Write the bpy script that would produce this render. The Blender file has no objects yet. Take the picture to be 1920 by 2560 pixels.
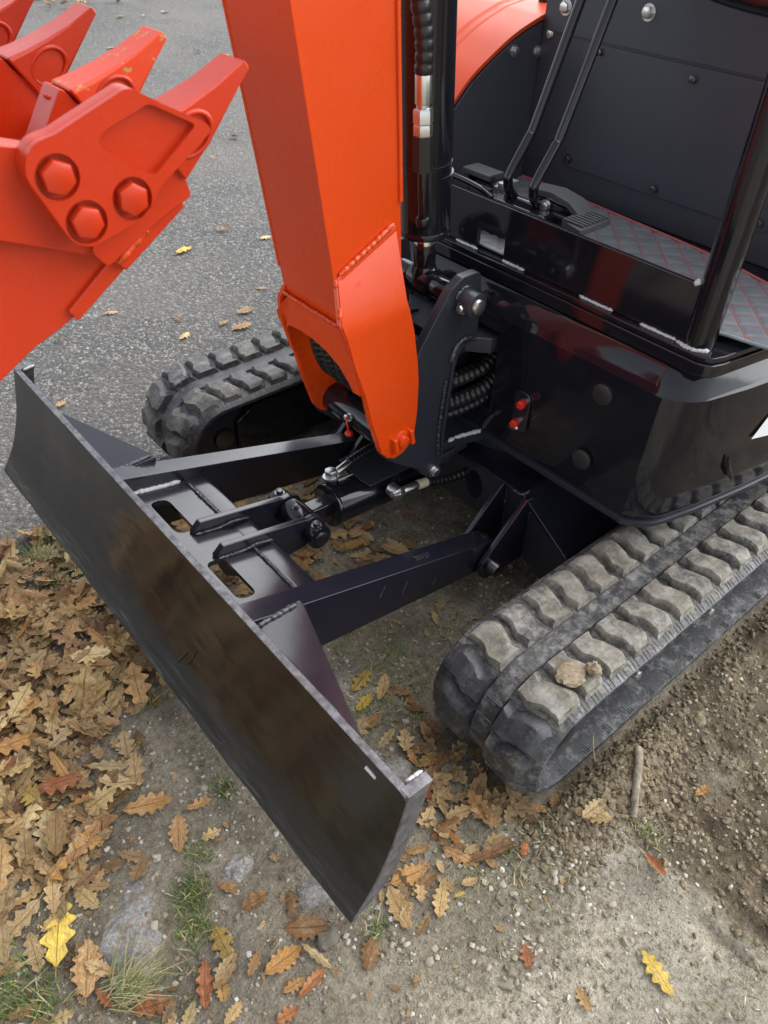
import bpy, bmesh, math, random
import numpy as np
from mathutils import Vector, Matrix, geometry
random.seed(7); rng = np.random.default_rng(11)
scene = bpy.context.scene
COL = scene.collection
# ------------------------------------------------------------------ camera (X forward on the machine, Y its left, Z up)
cam_d = bpy.data.cameras.new('camera'); cam = bpy.data.objects.new('camera', cam_d); COL.objects.link(cam)
scene.camera = cam
cam_d.sensor_fit = 'VERTICAL'; cam_d.sensor_height = 36.0; cam_d.sensor_width = 27.0
cam_d.lens = 36.0 * 1936.9 / 2560.0
cam_d.clip_start = 0.02; cam_d.clip_end = 500.0
YAW, PITCH, ROLL = 3.9831, 0.7208, 0.0388
fw = Vector((math.cos(YAW) * math.cos(PITCH), math.sin(YAW) * math.cos(PITCH), -math.sin(PITCH)))
rt = fw.cross(Vector((0, 0, 1))).normalized(); up = rt.cross(fw)
r2 = rt * math.cos(ROLL) + up * math.sin(ROLL); u2 = up * math.cos(ROLL) - rt * math.sin(ROLL)
m = Matrix((r2, u2, -fw)).transposed().to_4x4(); m.translation = (0.9557, 0.7776, 1.0)
cam.matrix_world = m
cam_d.dof.use_dof = True; cam_d.dof.focus_distance = 1.12; cam_d.dof.aperture_fstop = 9.0
# ------------------------------------------------------------------ sky, sun, exposure
SUN_DIR = Vector((-0.74, 0.10, 0.64)).normalized()
SUN_EL = math.asin(SUN_DIR.z); SUN_AZ = math.atan2(SUN_DIR.x, SUN_DIR.y)
w = bpy.data.worlds.new('World'); scene.world = w; w.use_nodes = True
nt = w.node_tree; nt.nodes.clear()
o_ = nt.nodes.new('ShaderNodeOutputWorld'); bg = nt.nodes.new('ShaderNodeBackground')
sky = nt.nodes.new('ShaderNodeTexSky'); sky.sky_type = 'NISHITA'; sky.sun_disc = False
sky.sun_elevation = SUN_EL; sky.sun_rotation = SUN_AZ; sky.dust_density = 1.2; sky.air_density = 1.0
hs = nt.nodes.new('ShaderNodeHueSaturation'); hs.inputs['Saturation'].default_value = 0.30
nt.links.new(sky.outputs[0], hs.inputs['Color']); nt.links.new(hs.outputs[0], bg.inputs[0])
nt.links.new(bg.outputs[0], o_.inputs[0]); bg.inputs[1].default_value = 0.072
sl = bpy.data.lights.new('sun', 'SUN'); sl.energy = 1.5; sl.angle = math.radians(105); sl.color = (1, .985, .965)
so = bpy.data.objects.new('sun', sl); COL.objects.link(so)
so.rotation_euler = SUN_DIR.to_track_quat('Z', 'Y').to_euler(); so.location = (0, 0, 4)
vs = scene.view_settings; vs.view_transform = 'Standard'; vs.look = 'None'; vs.gamma = 1.0; vs.exposure = 2.1
vs.use_curve_mapping = False
scene.render.engine = 'CYCLES'; scene.cycles.max_bounces = 8; scene.cycles.use_denoising = True

# ------------------------------------------------------------------ helpers: numpy noise
def _hash(ix, iy, s):
    h = (ix * 374761393 + iy * 668265263 + s * 1442695041) & 0xFFFFFFFF
    h = ((h ^ (h >> 13)) * 1274126177) & 0xFFFFFFFF
    return ((h ^ (h >> 16)) & 0xFFFF) / 65535.0
def vnoise(x, y, s=0):
    x = np.asarray(x, float); y = np.asarray(y, float)
    ix = np.floor(x).astype(np.int64); iy = np.floor(y).astype(np.int64)
    fx = x - ix; fy = y - iy; fx = fx * fx * (3 - 2 * fx); fy = fy * fy * (3 - 2 * fy)
    a = _hash(ix, iy, s); b = _hash(ix + 1, iy, s); c = _hash(ix, iy + 1, s); d = _hash(ix + 1, iy + 1, s)
    return (a + (b - a) * fx) * (1 - fy) + (c + (d - c) * fx) * fy
def fbm(x, y, oct=4, s=0):
    t = 0; a = .5; n = 0
    for k in range(oct):
        t = t + a * vnoise(x * 2**k, y * 2**k, s + k); n += a; a *= .55
    return t / n
def sstep(a, b, x):
    t = np.clip((x - a) / (b - a), 0, 1); return t * t * (3 - 2 * t)
# ------------------------------------------------------------------ helpers: materials
def new_mat(name):
    mt = bpy.data.materials.new(name); mt.use_nodes = True
    n = mt.node_tree; b = n.nodes['Principled BSDF']
    return mt, n, b
def node(n, t, **kw):
    x = n.nodes.new(t)
    for k, v in kw.items(): setattr(x, k, v)
    return x
def noise(n, vec, scale, detail=4, rough=.55, dist=0):
    x = node(n, 'ShaderNodeTexNoise'); x.inputs['Scale'].default_value = scale
    x.inputs['Detail'].default_value = detail; x.inputs['Roughness'].default_value = rough
    x.inputs['Distortion'].default_value = dist
    if vec is not None: n.links.new(vec, x.inputs['Vector'])
    return x.outputs['Fac']
def ramp(n, fac, stops):
    x = node(n, 'ShaderNodeValToRGB'); e = x.color_ramp.elements
    e[0].position, e[0].color = stops[0][0], (*stops[0][1], 1)
    e[1].position, e[1].color = stops[-1][0], (*stops[-1][1], 1)
    for p, c in stops[1:-1]:
        q = e.new(p); q.color = (*c, 1)
    n.links.new(fac, x.inputs[0]); return x.outputs[0]
def g(v): return (v, v, v)
def mixc(n, fac, a, b, blend='MIX'):
    x = node(n, 'ShaderNodeMix', data_type='RGBA', blend_type=blend)
    for s, v in ((x.inputs[0], fac), (x.inputs[6], a), (x.inputs[7], b)):
        if hasattr(v, 'is_output'): n.links.new(v, s)
        elif isinstance(v, (int, float)): s.default_value = v
        else: s.default_value = (*v, 1)
    return x.outputs[2]
def math_n(n, op, a, b=None, c=None):
    x = node(n, 'ShaderNodeMath', operation=op)
    for i, v in enumerate((a, b, c)):
        if v is None: continue
        if hasattr(v, 'is_output'): n.links.new(v, x.inputs[i])
        else: x.inputs[i].default_value = v
    return x.outputs[0]
def bump(n, b, h, strength, dist=.002, prev=None):
    x = node(n, 'ShaderNodeBump'); x.inputs['Strength'].default_value = strength; x.inputs['Distance'].default_value = dist
    n.links.new(h, x.inputs['Height'])
    if prev is not None: n.links.new(prev, x.inputs['Normal'])
    n.links.new(x.outputs[0], b.inputs['Normal']); return x.outputs[0]
def objco(n): return node(n, 'ShaderNodeTexCoord').outputs['Object']
def mapping(n, vec, scale=(1, 1, 1), rot=(0, 0, 0)):
    x = node(n, 'ShaderNodeMapping'); x.inputs['Scale'].default_value = scale; x.inputs['Rotation'].default_value = rot
    n.links.new(vec, x.inputs[0]); return x.outputs[0]

def paint(name, col, rough=.3, coat=0., dirt=.12, dirtcol=(.25, .22, .18), peel=.03, wave=0., rvar=.12, spec=.5, speck=.0):
    mt, n, b = new_mat(name); co = objco(n)
    big = noise(n, co, 9, 5, .6); fine = noise(n, co, 120, 3)
    msk = ramp(n, big, [(.52, g(0)), (.80, g(1))])
    f = math_n(n, 'MULTIPLY', msk, dirt)
    c = mixc(n, f, col, dirtcol)
    c = mixc(n, math_n(n, 'MULTIPLY', fine, .16), c, tuple(v * .55 for v in col))
    if speck > 0:
        sp = noise(n, co, 420, 2, .6); sm = ramp(n, sp, [(.70, g(0)), (.78, g(1))])
        c = mixc(n, math_n(n, 'MULTIPLY', sm, speck), c, (.3, .29, .27))
    n.links.new(c, b.inputs['Base Color'])
    rr = node(n, 'ShaderNodeMapRange'); rr.inputs[3].default_value = rough - rvar * .4; rr.inputs[4].default_value = rough + rvar
    n.links.new(noise(n, co, 22, 5, .65), rr.inputs[0]); n.links.new(rr.outputs[0], b.inputs['Roughness'])
    b.inputs['Coat Weight'].default_value = coat; b.inputs['Coat Roughness'].default_value = .08
    b.inputs['Specular IOR Level'].default_value = spec
    nn = bump(n, b, noise(n, co, 260, 2), peel, .001)
    if wave > 0: bump(n, b, noise(n, co, 14, 2), wave, .004, nn)
    return mt
M = {}
M['orange'] = paint('orange_paint', (.70, .062, .004), .24, .0, .22, (.50, .055, .012), .05, .10, .14, .5, .015)
M['bucket'] = paint('bucket_orange_paint', (.50, .029, .003), .26, .0, .30, (.40, .028, .005), .14, .16, .2, .5, .03)
mt, n, b = new_mat('chipped_bucket_paint'); co = objco(n)
w1 = noise(n, mapping(n, co, (1, 1, 1)), 55, 5, .65); w2 = noise(n, co, 230, 4, .6)
k_ = math_n(n, 'ADD', w1, math_n(n, 'MULTIPLY', w2, .25))
c = mixc(n, ramp(n, k_, [(.735, g(0)), (.755, g(1))]), (.64, .045, .005), (.42, .26, .07))
n.links.new(c, b.inputs['Base Color']); b.inputs['Roughness'].default_value = .4; bump(n, b, k_, .3, .001)
M['bucketworn'] = mt
M['worn'] = paint('worn_ochre_primer', (.42, .26, .08), .5, 0, .3, (.3, .06, .02), .1)
M['black'] = paint('gloss_black_paint', (.0090, .0090, .0130), .06, .0, .03, (.05, .045, .04), .015, .06, .08, .55, .02)
M['frame'] = paint('blue_black_frame_paint', (.012, .012, .020), .15, .0, .06, (.07, .06, .055), .03, .05, .12, .7, .05)
M['satin'] = paint('satin_black_paint', (.026, .028, .038), .32, .0, .05, (.06, .055, .05), .05, .05, .14, .45, .04)
M['hood'] = paint('hood_orange_sky_sheen', (.62, .075, .022), .38, .0, .02, (.4, .1, .05), .015, .03, .1, .35)  # orange paint with the sky's coral sheen put into its colour
M['panel'] = paint('blue_grey_panel_paint', (.046, .050, .064), .36, .0, .10, (.10, .095, .09), .05, .08, .16, .5, .03)
M['weld'] = paint('painted_weld', (.03, .03, .035), .16, .3, .25, (.3, .3, .32), .3, .3)
M['weldbright'] = paint('pale_silver_weld', (.55, .56, .58), .28, .3, .35, (.05, .05, .06), .3, .3)  # pale silver base colour for the lightest beads and the chip
M['weldorange'] = paint('orange_weld', (.68, .072, .012), .2, .2, .05, (.8, .2, .1), .3, .3)
M['red'] = paint('red_plastic_cap', (.55, .02, .012), .3, .2)
M['label'] = paint('cream_hose_label', (.6, .52, .36), .5)
M['white'] = paint('white_decal', (.82, .84, .85), .3)
M['plug'] = paint('dark_rubber_plug', (.018, .019, .021), .38, 0, .15, (.08, .075, .07), .05)
M['rubberblk'] = paint('black_hose_rubber', (.012, .012, .013), .33, 0, .2, (.07, .065, .06), .05, 0, .1)
M['pedal'] = paint('grey_pedal_rubber', (.06, .065, .068), .5, 0, .2, (.15, .14, .13), .1)
def metal(name, col, rough, dirt=.2):
    mt, n, b = new_mat(name); co = objco(n)
    c = mixc(n, math_n(n, 'MULTIPLY', ramp(n, noise(n, co, 60, 4), [(.5, g(0)), (.75, g(1))]), dirt), col, (.12, .10, .08))
    n.links.new(c, b.inputs['Base Color']); b.inputs['Metallic'].default_value = 1
    rr = node(n, 'ShaderNodeMapRange'); rr.inputs[3].default_value = rough * .7; rr.inputs[4].default_value = rough * 1.5
    n.links.new(noise(n, co, 90, 3), rr.inputs[0]); n.links.new(rr.outputs[0], b.inputs['Roughness'])
    return mt
M['zinc'] = metal('zinc_plated_steel', (.62, .63, .62), .3)
M['chrome'] = metal('chrome_rod', (.75, .76, .78), .09, .05)
M['dsteel'] = metal('dark_oiled_steel', (.14, .14, .15), .32, .3)
# blade front: dark mill-scale plate, polished in streaks along its length
mt, n, b = new_mat('streaked_black_steel'); co = objco(n)
st = noise(n, mapping(n, co, (26, 2.2, 26)), 3.0, 4, .6)
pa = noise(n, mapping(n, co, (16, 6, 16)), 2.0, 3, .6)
c = ramp(n, st, [(.30, (.005, .005, .0055)), (.6, (.010, .0095, .009)), (.8, (.018, .016, .014))])
c = mixc(n, math_n(n, 'MULTIPLY', ramp(n, pa, [(.55, g(0)), (.72, g(1))]), .35), c, (.045, .030, .018))  # brown patches paint in the reflection of the leaf drift
sc_ = noise(n, mapping(n, co, (300, 9, 300)), 1.0, 3, .7)
c = mixc(n, math_n(n, 'MULTIPLY', ramp(n, sc_, [(.70, g(0)), (.74, g(1))]), .12), c, (.2, .19, .18))
n.links.new(c, b.inputs['Base Color'])
rr = node(n, 'ShaderNodeMapRange'); rr.inputs[3].default_value = .07; rr.inputs[4].default_value = .26
n.links.new(st, rr.inputs[0]); n.links.new(rr.outputs[0], b.inputs['Roughness'])
b.inputs['Specular IOR Level'].default_value = .65
nb_ = bump(n, b, st, .10, .003)
bump(n, b, noise(n, mapping(n, co, (55, 14, 55)), 1.0, 2, .5), .16, .004, nb_)
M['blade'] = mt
mt, n, b = new_mat('worn_steel_edge'); co = objco(n)
c = ramp(n, noise(n, co, 80, 5, .7), [(.35, (.06, .06, .065)), (.65, (.20, .20, .21))])
n.links.new(c, b.inputs['Base Color']); b.inputs['Metallic'].default_value = .5; b.inputs['Roughness'].default_value = .42
bump(n, b, noise(n, co, 200, 3), .15, .001)
M['edge'] = mt
# rubber of the tracks: 'dirt' mesh attribute says where clay sticks, noise breaks it up
def rubber(name, amount, white, sipe=False):
    mt, n, b = new_mat(name); co = objco(n)
    oi = node(n, 'ShaderNodeObjectInfo'); va = node(n, 'ShaderNodeVectorMath', operation='ADD')
    sc = node(n, 'ShaderNodeVectorMath', operation='SCALE'); cb = node(n, 'ShaderNodeCombineXYZ')
    for i in range(3): n.links.new(oi.outputs['Random'], cb.inputs[i])
    n.links.new(cb.outputs[0], sc.inputs[0]); sc.inputs['Scale'].default_value = 31.0
    n.links.new(co, va.inputs[0]); n.links.new(sc.outputs[0], va.inputs[1]); v = va.outputs[0]
    at = node(n, 'ShaderNodeAttribute', attribute_name='dirt').outputs['Fac']
    n1 = noise(n, v, 40, 6, .7); n2 = noise(n, v, 170, 5, .7)
    s1 = math_n(n, 'ADD', math_n(n, 'MULTIPLY', n1, 1.0), math_n(n, 'MULTIPLY', n2, .5))
    k = math_n(n, 'ADD', s1, math_n(n, 'MULTIPLY', at, amount))
    msk = ramp(n, k, [(.93, g(0)), (1.0, g(1))])
    kk = math_n(n, 'ADD', math_n(n, 'SUBTRACT', k, .20), math_n(n, 'MULTIPLY', math_n(n, 'SUBTRACT', oi.outputs['Random'], .5), .22 if sipe else 0)); msk = ramp(n, kk, [(.66, g(0)), (1.06, g(.94))])
    rub = ramp(n, n2, [(.3, (.022, .023, .026)), (.7, (.056, .058, .063))])
    clay = ramp(n, n1, [(.3, (.10, .090, .068)), (.5, (.185, .168, .132)), (.72, (.32, .305, .265))])
    c = mixc(n, msk, rub, clay)
    wh = math_n(n, 'MULTIPLY', ramp(n, noise(n, v, 48, 7, .78), [(.50, g(0)), (.62, g(1))]), white)
    c = mixc(n, wh, c, (.33, .33, .32))
    if sipe:
        sy = node(n, 'ShaderNodeSeparateXYZ'); n.links.new(co, sy.inputs[0])
        fr_ = math_n(n, 'FRACT', math_n(n, 'ADD', math_n(n, 'MULTIPLY', sy.outputs[1], 118.0), math_n(n, 'MULTIPLY', n1, .5)))
        ln_ = math_n(n, 'MULTIPLY', ramp(n, fr_, [(.0, g(1)), (.07, g(0))]), .55)
        c = mixc(n, ln_, c, (.05, .046, .038))
    n.links.new(c, b.inputs['Base Color'])
    rr = node(n, 'ShaderNodeMapRange'); rr.inputs[3].default_value = .42; rr.inputs[4].default_value = .9
    n.links.new(msk, rr.inputs[0]); n.links.new(rr.outputs[0], b.inputs['Roughness'])
    h = math_n(n, 'ADD', math_n(n, 'MULTIPLY', n2, .5), msk)
    bump(n, b, h, .5, .002)
    return mt
M['rub_dirty'] = rubber('clay_caked_rubber', .44, .55, True)
M['rub_clean'] = rubber('dusty_rubber', .20, .12, True)
M['rub_belt'] = rubber('dusty_belt_rubber', .30, .42)
M['rub_belt_far'] = rubber('dark_belt_rubber', .10, .10)
M['rub_far'] = rubber('dark_tread_rubber', .24, .22, True)
# floor mat vinyl
mt, n, b = new_mat('grey_quilted_vinyl'); co = objco(n)
c = ramp(n, noise(n, co, 30, 5), [(.3, (.15, .165, .18)), (.7, (.21, .228, .245))])
n.links.new(c, b.inputs['Base Color']); b.inputs['Roughness'].default_value = .27; b.inputs['Specular IOR Level'].default_value = .8
vo = node(n, 'ShaderNodeTexVoronoi'); vo.inputs['Scale'].default_value = 900; n.links.new(co, vo.inputs['Vector'])
bump(n, b, vo.outputs['Distance'], .12, .0006)
M['mat'] = mt
M['thread'] = paint('red_thread', (.40, .10, .09), .6, 0, .2, (.3, .1, .1), .2)
# asphalt with exposed aggregate
mt, n, b = new_mat('weathered_asphalt'); co = objco(n)
vo = node(n, 'ShaderNodeTexVoronoi', feature='F1'); vo.inputs['Scale'].default_value = 88; n.links.new(co, vo.inputs['Vector'])
vo2 = node(n, 'ShaderNodeTexVoronoi', feature='F1'); vo2.inputs['Scale'].default_value = 190; n.links.new(co, vo2.inputs['Vector'])
gr = node(n, 'ShaderNodeSeparateColor'); n.links.new(vo.outputs['Color'], gr.inputs[0])
gr2 = node(n, 'ShaderNodeSeparateColor'); n.links.new(vo2.outputs['Color'], gr2.inputs[0])
stone = ramp(n, gr.outputs[0], [(.0, (.050, .049, .047)), (.45, (.088, .086, .082)), (.75, (.165, .155, .138)), (.93, (.40, .375, .33))])
stone2 = ramp(n, gr2.outputs[1], [(.0, (.042, .041, .040)), (.6, (.098, .095, .090)), (.95, (.34, .325, .295))])
ms = ramp(n, vo.outputs['Distance'], [(.34, g(1)), (.52, g(0))])
c = mixc(n, ms, stone2, stone)
binder = ramp(n, vo2.outputs['Distance'], [(.30, g(0)), (.52, g(1))])
c = mixc(n, math_n(n, 'MULTIPLY', binder, .75), c, (.032, .032, .034))
lo = noise(n, co, 1.6, 6, .65); lo2 = noise(n, co, 7, 5, .6)
c = mixc(n, ramp(n, lo, [(.38, g(0)), (.66, g(.45))]), c, (.185, .172, .148))
c = mixc(n, ramp(n, noise(n, co, 3.2, 7, .7), [(.52, g(0)), (.70, g(.5))]), c, (.040, .039, .037))
moss = math_n(n, 'MULTIPLY', ramp(n, lo2, [(.66, g(0)), (.74, g(1))]), .35)
c = mixc(n, moss, c, (.09, .105, .035))
n.links.new(c, b.inputs['Base Color']); b.inputs['Roughness'].default_value = .8
hh = math_n(n, 'ADD', math_n(n, 'MULTIPLY', vo.outputs['Distance'], -1.0), math_n(n, 'MULTIPLY', vo2.outputs['Distance'], -.5))
bump(n, b, hh, .75, .004)
M['asphalt'] = mt
# soil: mesh attributes 'dark', 'pale', 'moss' set the local soil tone, with blade shade put into 'dark'
mt, n, b = new_mat('sandy_soil'); co = objco(n)
def att(n, a): return node(n, 'ShaderNodeAttribute', attribute_name=a).outputs['Fac']
f1 = noise(n, co, 26, 6, .68); f2 = noise(n, co, 130, 6, .72); f3 = noise(n, co, 420, 4, .7)
mid = ramp(n, f2, [(.28, (.19, .158, .108)), (.5, (.38, .33, .24)), (.72, (.54, .485, .375))])
pal = ramp(n, f2, [(.30, (.32, .28, .205)), (.52, (.57, .515, .40)), (.72, (.70, .655, .54))])
drk = ramp(n, f2, [(.28, (.085, .064, .038)), (.52, (.205, .160, .098)), (.75, (.34, .275, .175))])
c = mixc(n, ramp(n, math_n(n, 'ADD', att(n, 'pale'), math_n(n, 'MULTIPLY', math_n(n, 'SUBTRACT', f2, .5), 1.6)), [(.30, g(0)), (.75, g(1))]), mid, pal)
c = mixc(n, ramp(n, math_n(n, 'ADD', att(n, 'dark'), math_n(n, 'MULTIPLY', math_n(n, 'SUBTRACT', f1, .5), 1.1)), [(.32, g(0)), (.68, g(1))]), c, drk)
c = mixc(n, ramp(n, math_n(n, 'ADD', att(n, 'moss'), math_n(n, 'MULTIPLY', math_n(n, 'SUBTRACT', f2, .5), 1.4)), [(.45, g(0)), (.8, g(.75))]), c, (.085, .088, .026))
c = mixc(n, math_n(n, 'MULTIPLY', ramp(n, f3, [(.36, g(1)), (.48, g(0))]), .45), c, (.05, .042, .03))
vo = node(n, 'ShaderNodeTexVoronoi'); vo.inputs['Scale'].default_value = 210; n.links.new(co, vo.inputs['Vector'])
gr = node(n, 'ShaderNodeSeparateColor'); n.links.new(vo.outputs['Color'], gr.inputs[0])
grit = math_n(n, 'MULTIPLY', ramp(n, gr.outputs[0], [(.80, g(0)), (.84, g(1))]), ramp(n, vo.outputs['Distance'], [(.25, g(1)), (.42, g(0))]))
c = mixc(n, math_n(n, 'MULTIPLY', grit, .7), c, (.42, .39, .33))
lf = noise(n, co, 8, 6, .62); tone = math_n(n, 'ADD', .62, math_n(n, 'MULTIPLY', ramp(n, lf, [(.34, g(0)), (.62, g(1))]), .46))
mv_ = node(n, 'ShaderNodeVectorMath', operation='SCALE'); n.links.new(c, mv_.inputs[0]); n.links.new(tone, mv_.inputs['Scale']); c = mv_.outputs[0]
n.links.new(c, b.inputs['Base Color']); b.inputs['Roughness'].default_value = .92
hh = math_n(n, 'ADD', math_n(n, 'MULTIPLY', f2, 1.0), math_n(n, 'ADD', math_n(n, 'MULTIPLY', f3, .5), math_n(n, 'MULTIPLY', grit, .35)))
bump(n, b, hh, 1.0, .011)
M['soil'] = mt
# stones / pebbles / clods
mt, n, b = new_mat('mixed_pebbles'); co = objco(n)
a_ = att(n, 'rnd')
c = ramp(n, a_, [(0, (.11, .095, .07)), (.35, (.25, .22, .17)), (.65, (.38, .335, .26)), (.88, (.48, .43, .34)), (.96, (.60, .57, .52)), (1, (.7, .68, .64))])
c = mixc(n, math_n(n, 'MULTIPLY', noise(n, co, 300, 4), .5), c, (.10, .085, .06))
n.links.new(c, b.inputs['Base Color']); b.inputs['Roughness'].default_value = .75
bump(n, b, noise(n, co, 500, 3), .3, .001)
M['pebble'] = mt
mt, n, b = new_mat('soil_clods'); co = objco(n)
c = ramp(n, noise(n, co, 140, 5, .7), [(.3, (.08, .062, .038)), (.55, (.19, .15, .093)), (.75, (.33, .27, .175))])
n.links.new(c, b.inputs['Base Color']); b.inputs['Roughness'].default_value = .95
bump(n, b, noise(n, co, 300, 4), .6, .003)
M['clod'] = mt
mt, n, b = new_mat('dry_clay_lump'); co = objco(n)
c = ramp(n, noise(n, co, 160, 5, .7), [(.3, (.16, .12, .075)), (.6, (.32, .26, .175)), (.8, (.40, .34, .25))])
n.links.new(c, b.inputs['Base Color']); b.inputs['Roughness'].default_value = .95
bump(n, b, noise(n, co, 400, 4), .6, .003)
M['clay'] = mt
mt, n, b = new_mat('grey_granite'); co = objco(n)
n1_ = noise(n, co, 240, 6, .75); n2_ = noise(n, co, 40, 6, .7)
c = ramp(n, n1_, [(.30, (.10, .10, .10)), (.45, (.23, .225, .215)), (.58, (.37, .35, .32)), (.72, (.52, .50, .46))])
c = mixc(n, ramp(n, noise(n, co, 95, 4, .6), [(.52, g(0)), (.64, g(.55))]), c, (.36, .24, .15))
c = mixc(n, ramp(n, n2_, [(.46, g(0)), (.62, g(.85))]), c, (.115, .102, .08))
n.links.new(c, b.inputs['Base Color']); b.inputs['Roughness'].default_value = .85
bump(n, b, math_n(n, 'ADD', n2_, math_n(n, 'MULTIPLY', n1_, .4)), .9, .008)
M['granite'] = mt
# leaves: colour from a random value per leaf, veins from the UV map
def leafmat(name, stops, rnd_attr):
    mt, n, b = new_mat(name)
    uv = node(n, 'ShaderNodeUVMap', uv_map='UVMap'); sx = node(n, 'ShaderNodeSeparateXYZ'); n.links.new(uv.outputs[0], sx.inputs[0])
    u, v = sx.outputs[0], sx.outputs[1]
    r = att(n, 'rnd') if rnd_attr else node(n, 'ShaderNodeObjectInfo').outputs['Random']
    base = ramp(n, r, stops)
    cb = node(n, 'ShaderNodeCombineXYZ'); n.links.new(u, cb.inputs[0]); n.links.new(v, cb.inputs[1]); n.links.new(math_n(n, 'MULTIPLY', r, 37.0), cb.inputs[2])
    bl = noise(n, cb.outputs[0], 5, 6, .7); bl2 = noise(n, cb.outputs[0], 24, 4, .65)
    c = mixc(n, ramp(n, bl, [(.48, g(0)), (.78, g(.7))]), base, (.085, .038, .014))
    c = mixc(n, ramp(n, noise(n, cb.outputs[0], 3, 4, .6), [(.5, g(0)), (.75, g(.5))]), c, (.62, .47, .26))
    c = mixc(n, ramp(n, bl2, [(.35, g(.45)), (.6, g(0))]), c, (.12, .058, .022))
    av = math_n(n, 'ABSOLUTE', v)
    mid = ramp(n, av, [(.0, g(1)), (.035, g(0))])
    ph = math_n(n, 'FRACT', math_n(n, 'SUBTRACT', math_n(n, 'MULTIPLY', u, 8.0), math_n(n, 'MULTIPLY', av, 4.0)))
    side = ramp(n, ph, [(.0, g(1)), (.10, g(0))])
    vein = math_n(n, 'MAXIMUM', mid, math_n(n, 'MULTIPLY', side, .55))
    c = mixc(n, math_n(n, 'MULTIPLY', vein, .62), c, (.15, .07, .024))
    n.links.new(c, b.inputs['Base Color']); b.inputs['Roughness'].default_value = .52
    b.inputs['Subsurface Weight'].default_value = 0
    rn2 = math_n(n, 'FRACT', math_n(n, 'MULTIPLY', r, 17.3)); dk_ = math_n(n, 'ADD', .78, math_n(n, 'MULTIPLY', rn2, .66))
    mv = node(n, 'ShaderNodeVectorMath', operation='SCALE'); n.links.new(c, mv.inputs[0]); n.links.new(dk_, mv.inputs['Scale']); n.links.new(mv.outputs[0], b.inputs['Base Color'])
    h = math_n(n, 'ADD', math_n(n, 'MULTIPLY', vein, -.9), bl2)
    bump(n, b, h, .8, .0025)
    return mt
tan_s = [(0, (.24, .135, .055)), (.2, (.46, .30, .115)), (.45, (.60, .43, .185)), (.62, (.34, .19, .075)), (.8, (.62, .47, .24)), (1, (.52, .37, .165))]
M['leaf_tan'] = leafmat('tan_oak_leaf', tan_s, False)
M['leaf_litter'] = leafmat('litter_oak_leaf', [(0, (.13, .068, .028)), (.2, (.30, .18, .078)), (.45, (.46, .31, .145)), (.7, (.52, .375, .185)), (.88, (.30, .165, .078)), (1, (.55, .41, .19))], True)
M['leaf_brown'] = leafmat('brown_oak_leaf', [(0, (.17, .080, .028)), (.5, (.27, .135, .045)), (1, (.36, .20, .080))], False)
M['leaf_rust'] = leafmat('rust_oak_leaf', [(0, (.27, .075, .024)), (.5, (.36, .115, .036)), (1, (.44, .17, .06))], False)
M['leaf_amber'] = leafmat('amber_oak_leaf', [(0, (.42, .20, .05)), (.5, (.48, .26, .075)), (1, (.50, .30, .12))], False)
M['leaf_yellow'] = leafmat('yellow_oak_leaf', [(0, (.66, .45, .04)), (1, (.72, .52, .08))], False)
M['leaf_olive'] = leafmat('olive_yellow_oak_leaf', [(0, (.42, .28, .05)), (1, (.50, .34, .07))], False)
# grass
mt, n, b = new_mat('grass_blades')
c = ramp(n, att(n, 'rnd'), [(0, (.05, .085, .014)), (.4, (.095, .15, .025)), (.7, (.16, .19, .045)), (.85, (.34, .29, .13)), (1, (.50, .43, .25))])
n.links.new(c, b.inputs['Base Color']); b.inputs['Roughness'].default_value = .5
M['grass'] = mt
mt, n, b = new_mat('grey_bark_twig'); co = objco(n)
c = ramp(n, noise(n, mapping(n, co, (1, 1, 1)), 90, 5, .7), [(.3, (.10, .085, .06)), (.6, (.27, .235, .17)), (.8, (.40, .36, .28))])
n.links.new(c, b.inputs['Base Color']); b.inputs['Roughness'].default_value = .85
bump(n, b, noise(n, co, 200, 4), .5, .002)
M['twig'] = mt

# ------------------------------------------------------------------ helpers: mesh building
def finish(me, smooth=50):
    if smooth:
        for p in me.polygons: p.use_smooth = True
        me.set_sharp_from_angle(angle=math.radians(smooth))
    return me
def link(name, me, mat=None, parent=None, smooth=50):
    finish(me, smooth)
    if mat is not None and len(me.materials) == 0: me.materials.append(mat if not isinstance(mat, str) else M[mat])
    o = bpy.data.objects.new(name, me); COL.objects.link(o)
    if parent is not None: o.parent = parent
    return o
def clone(o, mtx=None, parent=None):
    c = o.copy(); COL.objects.link(c)
    c.parent = parent if parent is not None else o.parent
    if mtx is not None: c.matrix_local = mtx
    return c
def from_py(name, V, F):
    me = bpy.data.meshes.new(name); me.from_pydata([tuple(v) for v in V], [], F); me.update(); return me
def bm_mesh(name, bm):
    me = bpy.data.meshes.new(name); bmesh.ops.recalc_face_normals(bm, faces=bm.faces); bm.to_mesh(me); bm.free(); return me
def bevel_bm(bm, off, seg=2, ang=32):
    if off <= 0: return
    es = [e for e in bm.edges if len(e.link_faces) == 2 and e.calc_face_angle(0) > math.radians(ang)]
    if es: bmesh.ops.bevel(bm, geom=es, offset=off, segments=seg, profile=.5, affect='EDGES', clamp_overlap=True)
AX = {'Y': lambda a, b, d: (a, d, b), 'X': lambda a, b, d: (d, a, b), 'Z': lambda a, b, d: (a, b, d)}
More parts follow.
